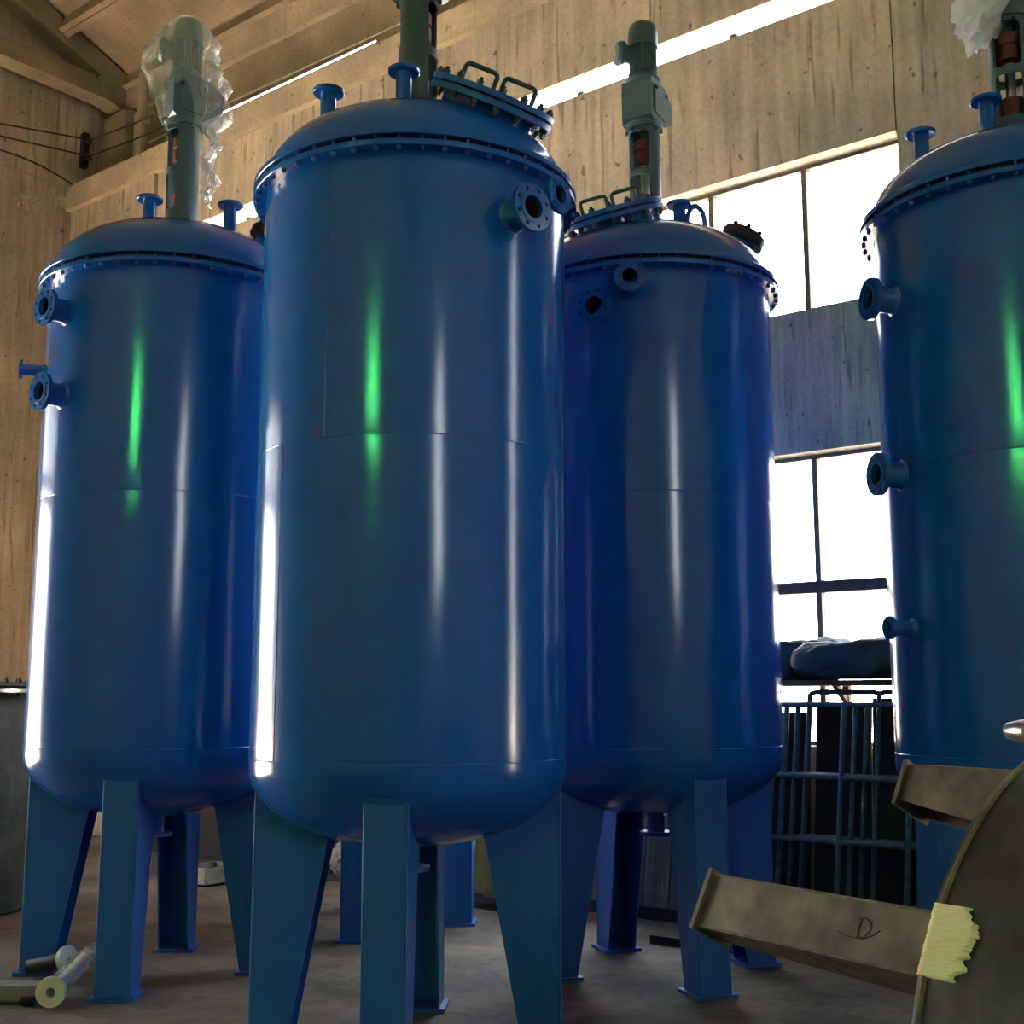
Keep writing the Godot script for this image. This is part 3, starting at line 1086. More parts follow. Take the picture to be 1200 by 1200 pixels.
func motor_drive(t: Node, open_az: float, box_az: float, term_az: float, m: Material):
	# mounting boss on the dome
	var st := mb()
	lathe(st, [Vector2(0.13, 4.70), Vector2(0.125, 4.74), Vector2(0.125, 4.765), Vector2(0.165, 4.765), Vector2(0.165, 4.79), Vector2(0.0, 4.79)], 40)
	mesh_node(t, "drive_boss", done(st), M.blue_paint)
	mesh_node(t, "drive_stand", stand_mesh(open_az), m)
	mesh_node(t, "coupling", cached("coupling", func():
		var s2 := mb()
		lathe(s2, [Vector2(0.0, 5.24), Vector2(0.052, 5.24), Vector2(0.07, 5.25), Vector2(0.07, 5.32), Vector2(0.058, 5.325), Vector2(0.058, 5.34), Vector2(0.07, 5.345), Vector2(0.07, 5.41), Vector2(0.052, 5.42), Vector2(0.0, 5.42)], 28)
		return done(s2)), M.coupling_red)
	mesh_node(t, "shaft_collar", cached("shaft_collar", func():
		var s2 := mb()
		lathe(s2, [Vector2(0.0, 4.90), Vector2(0.062, 4.90), Vector2(0.062, 5.02), Vector2(0.0, 5.02)], 28)
		return done(s2)), M.coupling_red)
	mesh_node(t, "drive_shaft", cached("drive_shaft", func():
		var s2 := mb()
		lathe(s2, [Vector2(0.028, 4.78), Vector2(0.028, 5.5)], 20)
		return done(s2)), M.bright_steel)
	# gearbox
	st = mb()
	var poly := PackedVector2Array([Vector2(-0.115, 5.555), Vector2(-0.095, 5.535), Vector2(0.10, 5.532), Vector2(0.225, 5.61), Vector2(0.235, 5.70), Vector2(0.225, 5.745), Vector2(0.125, 5.825), Vector2(-0.10, 5.83), Vector2(-0.115, 5.815)])
	var bx := Basis(Vector3(cos(box_az), 0, sin(box_az)), Vector3(-sin(box_az), 0, cos(box_az)), Vector3(0, 1, 0))
	prism(st, poly, -0.11, 0.11, Transform3D(bx, Vector3.ZERO))
	var poly2 := PackedVector2Array([Vector2(-0.07, 5.58), Vector2(0.09, 5.57), Vector2(0.19, 5.63), Vector2(0.19, 5.73), Vector2(0.11, 5.79), Vector2(-0.07, 5.79)])
	prism(st, poly2, -0.122, 0.122, Transform3D(bx, Vector3.ZERO))
	lathe(st, [Vector2(0.10, 5.515), Vector2(0.10, 5.54)], 32)
	var g := mesh_node(t, "gearbox", done(st), m)
	for k in 4:
		st = mb()
		var e: float = -1.0 if k % 2 else 1.0
		var zz: float = -0.06 if k < 2 else 0.1
		var p3: Vector3 = bx * Vector3(zz, e * 0.11, 5.76 - 0.0)
		hex(st, Vector3.ZERO, 0.014, 0.022, along(bx * Vector3(0, e, 0), p3))
		mesh_node(g, "gearbox_bolt", done(st), M.dark_steel)
	# lifting eye
	st = mb()
	var ring := []
	for k in 17:
		var a := TAU * k / 16.0
		ring.append(polar(term_az, 0.125, 5.53) + Vector3(cos(term_az) * cos(a), sin(a), sin(term_az) * cos(a)) * 0.026)
	tube(st, ring, 0.007, 6, false)
	mesh_node(g, "lifting_eye", done(st), m)
	# motor with fins
	st = mb()
	lathe(st, [Vector2(0.07, 5.82), Vector2(0.115, 5.83), Vector2(0.118, 5.835), Vector2(0.118, 5.862), Vector2(0.09, 5.87), Vector2(0.078, 5.90), Vector2(0.078, 6.13)], 36)
	for k in 28:
		var a := TAU * k / 28.0
		box(st, Vector3(0.07, 5.91, -0.003), Vector3(0.097, 6.12, 0.003), Transform3D(Basis(Vector3.UP, -a), Vector3.ZERO))
	for k in 4:
		hex(st, polar(TAU * k / 4.0 + 0.4, 0.105, 5.862), 0.016, 0.025)
	var mo := mesh_node(t, "motor", done(st), m)
	st = mb()
	lathe(st, [Vector2(0.104, 6.10), Vector2(0.104, 6.20), Vector2(0.10, 6.235), Vector2(0.088, 6.265), Vector2(0.06, 6.285), Vector2(0.0, 6.292)], 36)
	mesh_node(mo, "fan_cover", done(st), m)
	# round terminal box on the side of the motor
	st = mb()
	var td := Vector3(cos(term_az), 0, sin(term_az))
	lathe(st, [Vector2(0.064, 0.0), Vector2(0.064, 0.06), Vector2(0.082, 0.065), Vector2(0.085, 0.07), Vector2(0.085, 0.095), Vector2(0.07, 0.115), Vector2(0.0, 0.12)], 28, along(td, td * 0.08 + Vector3(0, 6.045, 0)))
	var tb := mesh_node(mo, "terminal_box", done(st), m)
	st = mb()
	var tx := along(td, td * 0.2 + Vector3(0, 6.045, 0))
	box(st, Vector3(-0.012, 0.0, -0.022), Vector3(0.012, 0.003, 0.022), tx)
	var lb := mesh_node(tb, "warning_label", done(st), M.yellow_label)
	lb.set_meta("label", "small yellow label")

func tank(called: String, at: Vector3, phase_deg: float, label: String, opts: Dictionary) -> Node3D:
	var t := base(called, at)
	tag(t, label, "tank", "blue agitator tanks")
	var back: float = opts.get("seam", deg_to_rad(-120.0))
	var back2: float = opts.get("seam2", deg_to_rad(-140.0))
	mesh_node(t, "bottom_head", cached("bottom_head", make_bottom_head), M.blue_paint)
	mesh_node(t, "shell_course", shell_mesh(1.368, 2.871, opts.sd, back2), M.blue_paint)
	mesh_node(t, "shell_course", shell_mesh(2.871, 4.255, opts.sd + 1, back), M.blue_paint)
	mesh_node(t, "weld_seam", cached("ring_low", func(): return ring_bead(1.368, 0.8)), M.blue_paint)
	mesh_node(t, "weld_seam", cached("ring_mid", func(): return ring_bead(2.871, 0.7985)), M.blue_paint)
	mesh_node(t, "weld_seam", seam_bead(back, 2.875, 4.25), M.blue_paint)
	mesh_node(t, "weld_seam", seam_bead(back2, 1.37, 2.868), M.blue_paint)
	mesh_node(t, "body_flange", cached("body_flange", func(): return ring_mesh(0.79, 0.865, 4.25, 4.28, 144)), M.blue_paint)
	mesh_node(t, "gasket", cached("gasket", func(): return ring_mesh(0.79, 0.826, 4.28, 4.305, 96)), M.gasket)
	mesh_node(t, "head_flange", cached("head_flange", func(): return ring_mesh(0.79, 0.865, 4.305, 4.335, 144)), M.blue_paint)
	var b := mesh_node(t, "flange_bolts", cached("flange_bolts", make_body_bolts), M.blue_leg)
	b.set_meta("kind", "stuff")
	mesh_node(t, "top_head", cached("top_head", make_top_head), M.blue_paint)
	for k in 4:
		# phase counted in the camera's frame: 0 points away from the viewer
		var phi := deg_to_rad(phase_deg + 90.0 * k)
		var cx := sin(phi)
		var cz := -cos(phi)
		var ax := cx * 0.77934 + cz * 0.62660
		var az := -cx * 0.62660 + cz * 0.77934
		var ang := atan2(az, ax)
		var xf := Transform3D(Basis(Vector3.UP, -ang), Vector3.ZERO)
		var leg := mesh_node(t, "leg", cached("leg", make_leg), M.blue_leg, xf)
		mesh_node(leg, "foot_plate", cached("foot_plate", func():
			var st := mb()
			box(st, Vector3(0.545, 0.0, -0.13), Vector3(0.79, 0.02, 0.13))
			return done(st)), M.blue_leg)
		mesh_node(t, "leg_pad", cached("leg_pad", make_pad), M.blue_paint, xf)
	var outlet := mesh_node(t, "bottom_outlet", cached("outlet", func():
		var st := mb()
		lathe(st, [Vector2(0.055, 0.95), Vector2(0.055, 0.835), Vector2(0.102, 0.835), Vector2(0.105, 0.832), Vector2(0.105, 0.813), Vector2(0.102, 0.81), Vector2(0.0, 0.81)], 36, Transform3D.IDENTITY, 0.0, TAU, 0.9)
		return done(st)), M.blue_leg)
	for n in opts.get("top", []):
		top_nozzle(t, deg_to_rad(n[1]), n[0], n[2])
	for n in opts.get("side", []):
		side_nozzle(t, deg_to_rad(n[0]), n[1], n[2], n[3])
	if opts.has("manway"):
		var w: Array = opts.manway
		manway(t, deg_to_rad(w[0]), w[1], deg_to_rad(w[2]), w[3], deg_to_rad(w[4]))
	if opts.has("lug"):
		var la := deg_to_rad(opts.lug[0])
		var lr: float = opts.lug[1]
		var st2 := mb()
		var rg := []
		for k in 17:
			var a := TAU * k / 16.0
			rg.append(polar(la, lr, dome_y(lr) + 0.10) + Vector3(cos(a) * 0.03, sin(a) * 0.11, -cos(a) * 0.06))
		tube(st2, rg, 0.018, 8, false)
		mesh_node(t, "lifting_lug", done(st2), M.blue_leg)
	if opts.has("port"):
		wood_cover(t, deg_to_rad(opts.port[0]), opts.port[1], deg_to_rad(opts.port[2]))
	if opts.has("drive"):
		var d: Array = opts.drive
		motor_drive(t, deg_to_rad(d[0]), deg_to_rad(d[1]), deg_to_rad(d[2]), M[d[3]])
	return t

func build_tanks():
	tank("agitator_tank", Vector3(-4.353, 0, -4.588), 3.0, "largest, nearest blue tank in the middle, manway with two handles on its right shoulder", {
		sd = 100, seam = deg_to_rad(78.2), seam2 = deg_to_rad(98.5),
		top = [[0.50, 118.0, 0.20], [0.32, 60.0, 0.20]],
		side = [[10.5, 3.995, 0.15, 0.118], [-1.5, 4.12, 0.15, 0.095]],
		manway = [5.0, 0.55, 30.0, 0.07, 48.0],
		drive = [-25.0, -70.0, 150.0, "drive_paint_dark"]})
	tank("agitator_tank", Vector3(-6.657, 0, -4.72), -1.0, "leftmost blue tank, its motor wrapped in clear plastic sheet", {
		sd = 110, top = [[0.35, 70.0, 0.15], [0.39, -18.0, 0.20]],
		side = [[90.0, 4.0, 0.15, 0.115], [90.0, 3.475, 0.15, 0.115], [118.0, 3.71, 0.15, 0.06]],
		port = [-45.0, 0.56, 24.0],
		drive = [98.0, -70.0, 120.0, "drive_paint"]})
	tank("agitator_tank", Vector3(-4.236, 0, -6.712), -18.0, "blue tank behind the biggest one, bare grey motor with a yellow label on top", {
		sd = 120, lug = [-25.0, 0.34], top = [[0.24, -12.0, 0.20]],
		side = [[64.0, 4.15, 0.13, 0.095], [78.0, 3.99, 0.13, 0.115]],
		manway = [95.0, 0.32, 22.0, 0.09, 127.0], port = [-38.0, 0.60, 26.0],
		drive = [82.0, -98.0, 128.0, "drive_paint"]})
	tank("agitator_tank", Vector3(-1.873, 0, -6.867), -12.0, "rightmost blue tank, cut off by the right edge, crumpled clear bag beside its motor", {
		sd = 130, top = [[0.33, 98.0, 0.20], [0.51, 148.0, 0.20]],
		side = [[130.0, 3.79, 0.14, 0.115], [130.0, 2.83, 0.14, 0.115], [127.0, 2.02, 0.14, 0.06]],
		manway = [-10.0, 0.45, 22.0, 0.09, 40.0],
		drive = [80.0, -40.0, 170.0, "drive_paint"]})
	tank("agitator_tank", Vector3(-6.756, 0, -6.719), 2.0, "blue tank hidden behind the biggest one, only its legs show between the front legs", {
		sd = 140, side = [[-100.0, 4.0, 0.14, 0.115]]})
	build_film()

func build_film():
	# film thrown over the left tank's motor: a hood with a skirt that runs down on the right
	var c := Vector3(-6.657, 0, -4.72)
	var n := noise(303, 1.0, 3)
	var camright := deg_to_rad(-38.8)
	var rows := []
	var nr := 64
	var nc := 72
	var prof := [[0.0, 0.02], [0.04, 0.10], [0.10, 0.135], [0.30, 0.17], [0.42, 0.19], [0.60, 0.185], [0.80, 0.165], [1.0, 0.145]]
	for i in nr + 1:
		var v := float(i) / nr
		var row := []
		for j in nc:
			var a := TAU * j / nc
			var rel := wrapf(a - camright, -PI, PI)
			# how far the sheet hangs: long on the viewer's right, short towards the viewer's left front
			var right: float = exp(-pow(rel / 0.95, 4.0))
			var leftl: float = exp(-pow(wrapf(rel - PI * 0.92, -PI, PI) / 0.6, 2.0))
			var hang: float = 0.55 + 0.83 * right + 0.22 * leftl + 0.08 * n.get_noise_2d(cos(a) * 3.0, sin(a) * 3.0)
			var y := 6.315 - v * hang
			var d := (6.315 - y)
			var r := 0.02
			for k in prof.size() - 1:
				if d >= prof[k][0]:
					r = lerp(prof[k][1], prof[k + 1][1], clamp((d - prof[k][0]) / (prof[k + 1][0] - prof[k][0]), 0.0, 1.0))
			var wr: float = n.get_noise_3d(cos(a) * 4.5, y * 3.2, sin(a) * 4.5)
			var wr2: float = n.get_noise_3d(cos(a) * 9.0 + 7.0, y * 8.0, sin(a) * 9.0)
			var amp: float = smoothstep(0.0, 0.15, d)
			r += amp * (0.055 * wr + 0.035 * wr2)
			r += amp * leftl * 0.12 * exp(-pow((y - 5.98) / 0.18, 2.0))
			r += 0.10 * exp(-pow(wrapf(a - deg_to_rad(-70.0), -PI, PI) / 0.75, 2.0)) * exp(-pow((y - 5.68) / 0.22, 2.0))
			r += amp * right * (0.03 * sin(y * 26.0) + 0.02 + 0.03 * smoothstep(5.6, 5.2, y))
			row.append(c + polar(a, max(r, 0.01), y))
		rows.append(row)
	var o := mesh_node(self, "plastic_film", grid_mesh(rows, true), M.plastic_film)
	tag(o, "crumpled clear plastic film over the motor of the leftmost blue tank", "plastic film")
	# bag beside the right tank's motor
	var c2 := Vector3(-1.873, 0, -6.867)
	var n2 := noise(404, 1.0, 3)
	var left := deg_to_rad(-38.8 + 180.0)
	rows = []
	for i in 41:
		var row := []
		var th := PI * i / 40.0
		for j in 48:
			var a := TAU * j / 48.0
			var dirv := Vector3(sin(th) * cos(a), cos(th), sin(th) * sin(a))
			var w := n2.get_noise_3dv(dirv * 1.6) * 0.4 + n2.get_noise_3dv(dirv * 4.0) * 0.16
			var sc := Vector3(0.16, 0.27, 0.15) * (1.0 + w)
			var p := dirv * sc
			p += Vector3(cos(left), 0, sin(left)) * (-0.22 * (p.y + 0.05))
			row.append(c2 + polar(left, 0.12, 5.63) + p)
		rows.append(row)
	o = mesh_node(self, "plastic_bag", grid_mesh(rows, true), M.bag_film)
	tag(o, "crumpled translucent plastic bag hanging at the motor of the rightmost tank", "plastic bag")

# ------------------------------------------------------------------ raw steel vessel lying on its side
func build_lying_vessel():
	# own +y runs from the feet to the head; built like an upright tank and laid down
	var dir := Vector3(0.9543, 0, 0.2990).normalized()
	var side := Vector3(-0.2990, 0, 0.9543).normalized()     # towards the viewer
	var root := base("steel_vessel", Vector3(-1.608, 0.0, -3.68))
	tag(root, "unpainted dark steel vessel lying on its side in the right foreground, cream putty patch", "vessel")
	var ax := 0.79
	var xf := Transform3D(Basis(side, dir, side.cross(dir)), Vector3(0, ax, 0))
	var R := 0.79
	var L0 := 0.81      # tangent line of the head, from the feet
	var dep := 0.05
	var st := mb()
	var p := []
	for k in 23:
		var a := PI * 0.5 * (1.0 - k / 22.0)
		p.append(Vector2(R * cos(a), L0 - dep * sin(a)))
	p[0].x = 0.0
	p.append(Vector2(R, L0 + 0.012))
	lathe(st, p, 120, xf)
	mesh_node(root, "dished_head", done(st), M.raw_steel)
	st = mb()
	lathe(st, [Vector2(R - 0.002, L0 + 0.012), Vector2(R - 0.002, L0 + 2.6), Vector2(0.0, L0 + 2.95)], 120, xf)
	mesh_node(root, "shell", done(st), M.raw_steel)
	st = mb()
	lathe(st, [Vector2(R - 0.004, L0 + 0.002), Vector2(R + 0.003, L0 + 0.008), Vector2(R + 0.003, L0 + 0.015), Vector2(R - 0.004, L0 + 0.022)], 120, xf, 0.0, TAU, 0.2)
	mesh_node(root, "weld_seam", done(st), M.weld_scale)
	var hy := func(r: float) -> float: return L0 - dep * sqrt(max(0.0, 1.0 - pow(r / R, 2.0)))
	for k in 4:
		var th := deg_to_rad(27.2 + 90.0 * k)
		# radial direction in the cross plane: towards the viewer and up
		var rad := side * cos(th) + Vector3.UP * sin(th)
		var tan_ := rad.cross(dir)
		var lx := Transform3D(Basis(rad, dir, tan_), Vector3(0, ax, 0))
		var ro := 0.71
		var hw := 0.075
		st = mb()
		box(st, Vector3(ro - 0.01, 0.015, -hw), Vector3(ro, hy.call(ro) + 0.01, hw), lx)
		for s in [-1.0, 1.0]:
			var poly := PackedVector2Array([Vector2(ro - 0.01, 0.015), Vector2(ro - 0.12, 0.015)])
			for j in 8:
				var r: float = lerp(0.46, ro - 0.01, j / 7.0)
				poly.append(Vector2(r, hy.call(min(sqrt(r * r + hw * hw), R - 0.002)) + 0.01))
			prism(st, poly, -0.005, 0.005, lx * Transform3D(Basis(Vector3(1, 0, 0), Vector3(0, 0, 1), Vector3(0, 1, 0)), Vector3(0, 0, s * (hw - 0.005))))
		var leg := mesh_node(root, "leg", done(st), M.raw_leg)
		st = mb()
		box(st, Vector3(ro - 0.14, 0.0, -hw - 0.012), Vector3(ro + 0.012, 0.015, hw + 0.012), lx)
		mesh_node(leg, "foot_plate", done(st), M.raw_leg)
		# weld fillets where the plates meet
		st = mb()
		for s in [-1.0, 1.0]:
			tube(st, [lx * Vector3(ro - 0.002, 0.02, s * (hw - 0.002)), lx * Vector3(ro - 0.002, 0.4, s * (hw - 0.002)), lx * Vector3(ro - 0.002, hy.call(ro), s * (hw - 0.002))], 0.0045, 6)
		mesh_node(leg, "weld_fillet", done(st), M.weld_scale)
		if k == 0:
			# a letter D scrawled on the plate
			st = mb()
			var f := ro + 0.0005
			var stroke := []
			for q in [[0.555, 0.028], [0.553, 0.0], [0.556, -0.02], [0.575, -0.014], [0.588, 0.004], [0.584, 0.022], [0.566, 0.031], [0.548, 0.026]]:
				stroke.append(lx * Vector3(f, q[0], q[1]))
			tube(st, stroke, 0.0014, 5)
			var tail := []
			for q in [[0.49, -0.012], [0.53, -0.02], [0.575, -0.019], [0.60, -0.006], [0.615, 0.008]]:
				tail.append(lx * Vector3(f, q[0], q[1]))
			tube(st, tail, 0.0011, 5)
			mesh_node(leg, "marker_writing", done(st), M.dark_steel)
	# cream putty smeared round the joint of the nearest leg
	var rng := RandomNumberGenerator.new()
	rng.seed = 9
	var rows := []
	var nr := 14
	var nc := 64
	var rag0 := []
	var rag1 := []
	var pn := noise(15, 0.06, 3)
	for j in nc + 1:
		rag0.append(pn.get_noise_1d(j * 1.0) * 0.012)
		rag1.append(pn.get_noise_1d(j * 1.3 + 50.0) * 0.03 + rng.randf_range(-0.002, 0.002))
	for i in nr + 1:
		var row := []
		for j in nc + 1:
			var a: float = deg_to_rad(27.2) + lerp(-0.115, 0.095, float(j) / nc)
			var s: float = float(i) / nr
			# profile length along the head, from just above the leg root outwards to the shell
			var y: float = lerp(L0 - 0.03 + rag0[j] * 0.5, L0 + 0.115 + rag1[j] - 0.02 * pow(abs(j / (nc * 0.5) - 1.0), 4.0), s)
			var r := R
			if y < L0:
				r = R * sqrt(max(0.0, 1.0 - pow((L0 - y) / dep, 2.0)))
			var edge: bool = i == 0 or i == nr or j == 0 or j == nc
			var k: float = -0.003 if edge else 0.005 + rng.randf_range(-0.0008, 0.0008)
			row.append(xf * Vector3(cos(-a) * (r + k), y, sin(-a) * (r + k)) if false else Vector3(0, ax, 0) + dir * y + (side * cos(a) + Vector3.UP * sin(a)) * (r + k))
		rows.append(row)
	var pt := mesh_node(root, "putty_patch", grid_mesh(rows), M.putty)
	pt.set_meta("label", "cream putty patch with ragged edges")
	# bright steel connection on a bracket over the head, pointing along the legs
	st = mb()
	var at := dir * (L0 - 0.255) + Vector3(0, 1.578, 0)
	lathe(st, [Vector2(0.0, 0.0), Vector2(0.018, 0.0), Vector2(0.022, 0.004), Vector2(0.034, 0.06), Vector2(0.036, 0.075), Vector2(0.05, 0.078), Vector2(0.05, 0.1), Vector2(0.03, 0.103), Vector2(0.03, 0.34)], 24, along(dir, at))
	tube(st, [at + dir * 0.28, at + dir * 0.28 + Vector3(0, -0.12, 0)], 0.02, 10)
	mesh_node(root, "vessel_nozzle", done(st), M.bright_steel)

# ------------------------------------------------------------------ grey vessel at the left edge
func build_far_vessel():
	var root := base("open_vessel", Vector3(-9.83, 0, -4.92))
	tag(root, "dark grey steel vessel with a bolted top flange, at the left edge behind leftmost tank", "vessel")
	var st := mb()
	lathe(st, [Vector2(0.0, 0.0), Vector2(0.70, 0.0), Vector2(0.74, 0.03), Vector2(0.75, 0.10), Vector2(0.75, 1.45), Vector2(0.735, 1.56), Vector2(0.69, 1.64), Vector2(0.62, 1.69), Vector2(0.62, 1.70)], 96)
	mesh_node(root, "body", done(st), M.grey_steel)
	mesh_node(root, "lower_flange", ring_mesh(0.55, 0.72, 1.70, 1.735, 96), M.bright_steel)
	mesh_node(root, "gasket", ring_mesh(0.55, 0.67, 1.735, 1.75, 64), M.gasket)
	st = mb()
	lathe(st, [Vector2(0.0, 1.75), Vector2(0.717, 1.75), Vector2(0.72, 1.753), Vector2(0.72, 1.777), Vector2(0.717, 1.78), Vector2(0.0, 1.80)], 96, Transform3D.IDENTITY, 0.0, TAU, 0.9)
	mesh_node(root, "top_cover", done(st), M.grey_steel)
	st = mb()
	for k in 32:
		var a := TAU * k / 32.0
		hex(st, polar(a, 0.695, 1.78), 0.018, 0.02)
		hex(st, polar(a, 0.695, 1.68), 0.018, 0.02)
		lathe(st, [Vector2(0.01, 1.67), Vector2(0.01, 1.82)], 6, Transform3D(Basis(), polar(a, 0.695, 0.0)))
	var b := mesh_node(root, "cover_bolts", done(st), M.dark_steel)
	b.set_meta("kind", "stuff")
	for s in [0.3, 0.9]:
		mesh_node(root, "handle", handle_mesh(0.16, 0.09), M.dark_steel, Transform3D(Basis(Vector3.UP, s), polar(0.55 + s * 0.4, 0.6, 1.785)))

# ------------------------------------------------------------------ scaffold frames, sheets and boards by the lower window
func make_scaffold(w: float, h: float, m: Material, label: String):
	var t := Node3D.new()
	put(self, t, "scaffold_frame")
	tag(t, label, "scaffold frame", "scaffold frames leaning under the window")
	var r := 0.021
	for x in [0.0, w * 0.52, w]:
		var st := mb()
		tube(st, [Vector3(x, 0.0, 0), Vector3(x, h, 0)], r if x != w * 0.52 else r * 0.85, 10)
		mesh_node(t, "post", done(st), m)
	for y in [0.29, 0.70, 1.13, h]:
		for k in 2:
			var st := mb()
			var x0: float = 0.0 if k == 0 else w * 0.52
			var x1: float = w * 0.52 if k == 0 else w
			var sag := 0.012
			tube(st, [Vector3(x0, y, 0), Vector3(x0 + 0.04, y + sag, 0), Vector3(x1 - 0.04, y + sag, 0), Vector3(x1, y, 0)], r * 0.85, 8)
			mesh_node(t, "rung", done(st), m)
	return t

func build_store_rack():
	# five ladder frames leaning against the wall, one behind the other
	var labels := ["foremost blue-grey scaffold frame leaning between the two right tanks", "second scaffold frame from the front between the right tanks", "third scaffold frame from the front between the right tanks", "rearmost scaffold frame of the stack between the right tanks"]
	for k in 4:
		var f = make_scaffold(1.0, 1.63 + (0.09 if k == 3 else 0.0), M.scaffold_paint if k != 2 else M.scaffold_paint_green, labels[k])
		f.position = Vector3(-4.12 + 0.06 * k, 0.0, -7.86 - 0.06 * k)
		f.rotation = Vector3(-0.19, 0.0, 0.0)
	# channel beam that the frames stand behind
	var st := mb()
	box(st, Vector3(-4.25, 0.22, -7.80), Vector3(-3.1, 0.30, -7.75))
	box(st, Vector3(-4.25, 0.22, -7.80), Vector3(-3.1, 0.235, -7.70))
	box(st, Vector3(-4.25, 0.0, -7.80), Vector3(-4.2, 0.22, -7.72))
	box(st, Vector3(-3.15, 0.0, -7.80), Vector3(-3.1, 0.22, -7.72))
	tag(mesh_node(self, "low_trestle", done(st), M.scaffold_paint_green), "low green-grey steel trestle in front of the scaffold frames", "trestle")
	# dark boards behind the frames, leaning on the window sill
	var boards := [[-4.95, 0.50, 1.62, 0.0], [-4.41, 0.36, 1.55, 0.008], [-4.02, 0.42, 1.60, -0.012], [-3.57, 0.42, 1.66, 0.0], [-3.13, 0.45, 1.62, 0.0]]
	var blab := ["dark board leaning next to the tank with the bare motor", "second dark board from the left behind the scaffold frames", "middle dark board behind the scaffold frames", "second dark board from the right behind the scaffold frames", "dark board leaning nearest to the rightmost tank"]
	for k in boards.size():
		var q: Array = boards[k]
		st = mb()
		box(st, Vector3(0, 0, -0.012), Vector3(q[1], q[2], 0.012))
		var o := mesh_node(self, "dark_board", done(st), M.dark_board, Transform3D(Basis(Vector3.RIGHT, -0.10) * Basis(Vector3.BACK, q[3]), Vector3(q[0], 0.004, -8.45)))
		tag(o, blab[k], "board", "dark boards behind the scaffold frames")
	# rack shelf with black sheet rolls on it
	var rk := base("rack", Vector3(-4.75, 0, -8.3))
	tag(rk, "wooden rack under the black sheet rolls, between the two right tanks", "rack")
	st = mb()
	box(st, Vector3(0.0, 1.745, -0.42), Vector3(2.0, 1.785, 0.12))
	mesh_node(rk, "shelf", done(st), M.orange_wood)
	for x in [0.02, 0.92, 1.90]:
		st = mb()
		box(st, Vector3(x, 1.3, -0.42), Vector3(x + 0.05, 1.745, -0.37))
		mesh_node(rk, "upright", done(st), M.orange_wood)
		st = mb()
		plate(st, [Vector3(x + 0.025, 1.62, -0.37), Vector3(x + 0.025, 1.68, -0.37), Vector3(x + 0.025, 1.745, -0.24), Vector3(x + 0.025, 1.745, -0.18)], 0.04)
		mesh_node(rk, "bracket", done(st), M.orange_wood)
	# black folded sheets
	sheet_roll("black_sheet", "black plastic sheet folded in a long bundle, lower left on the rack", Vector3(-4.75, 1.785, -8.47), Vector3(-3.6, 1.785, -8.47), 0.12, 0.30, 501)
	sheet_roll("black_sheet", "thick black plastic sheet roll on the rack, next to the rightmost tank", Vector3(-4.0, 1.785, -8.2), Vector3(-2.7, 1.785, -8.2), 0.12, 0.27, 502)
	# grey block at the left end of the rack
	st = mb()
	bevel_box(st, Vector3(0.2, 0.36, 0.18), 0.012, Transform3D(Basis(), Vector3(-4.27, 1.56, -8.14)))
	box(st, Vector3(-4.33, 0.0, -8.20), Vector3(-4.21, 1.36, -8.08))
	tag(mesh_node(self, "crate_post", done(st), M.dark_board), "dark squared post with a block on top beside the rack", "post")
	# planks leaning behind the legs of the bare-motor tank
	var pl := base("plank_screen", Vector3(-6.35, 0.0, -8.16))
	tag(pl, "screen of pale grey upright planks against the wall behind the tank legs", "plank screen")
	for k in 13:
		st = mb()
		var dx := 0.118
		box(st, Vector3(0.0, 0.09, -0.015), Vector3(dx - 0.006, 1.18 + 0.03 * sin(k * 2.3), 0.015 - 0.004 * (k % 2)))
		mesh_node(pl, "plank", done(st), M.grey_plank, Transform3D(Basis(Vector3.RIGHT, -0.16), Vector3(dx * k, 0, 0)))
	st = mb()
	box(st, Vector3(-0.02, 0.0, -0.03), Vector3(1.56, 0.09, 0.03))
	mesh_node(pl, "bottom_rail", done(st), M.dark_steel)
	st = mb()
	box(st, Vector3(0, 0, -0.02), Vector3(0.5, 1.15, 0.02))
	tag(mesh_node(self, "olive_board", done(st), M.olive_board, Transform3D(Basis(Vector3.RIGHT, -0.18), Vector3(-6.98, 0.004, -8.12))), "olive-yellow board leaning beside the grey planks behind the tank legs", "board")

func sheet_roll(called: String, label: String, a: Vector3, b: Vector3, hw: float, h: float, sd: int):
	var n := noise(sd, 1.0, 3)
	var rows := []
	for i in 41:
		var t := i / 40.0
		var p := a.lerp(b, t)
		var row := []
		var cap: float = sqrt(max(0.02, 1.0 - pow(abs(2.0 * t - 1.0), 6.0)))
		for j in 28:
			var an := TAU * j / 28.0
			var w := 1.0 + 0.34 * n.get_noise_3d(p.x * 3.0, cos(an) * 1.3, sin(an) * 1.3) + 0.12 * n.get_noise_3d(p.x * 7.0, cos(an) * 4.0, sin(an) * 4.0)
			var z: float = sign(cos(an)) * pow(abs(cos(an)), 0.55) * hw * w * cap
			var y: float = h * 0.5 + sign(sin(an)) * pow(abs(sin(an)), 0.55) * h * 0.5 * w * cap
			row.append(p + Vector3(0, max(y, 0.003), z))
		rows.append(row)
	tag(mesh_node(self, called, grid_mesh(rows, true), M.black_sheet), label, "plastic sheet", "black sheet bundles")

# ------------------------------------------------------------------ cables on the left wall
func catenary(a: Vector3, b: Vector3, sag: float, n := 14) -> Array:
	var out := []
	for k in n + 1:
		var t := float(k) / n
		out.append(a.lerp(b, t) + Vector3(0, -sag * 4.0 * t * (1.0 - t), 0))
	return out

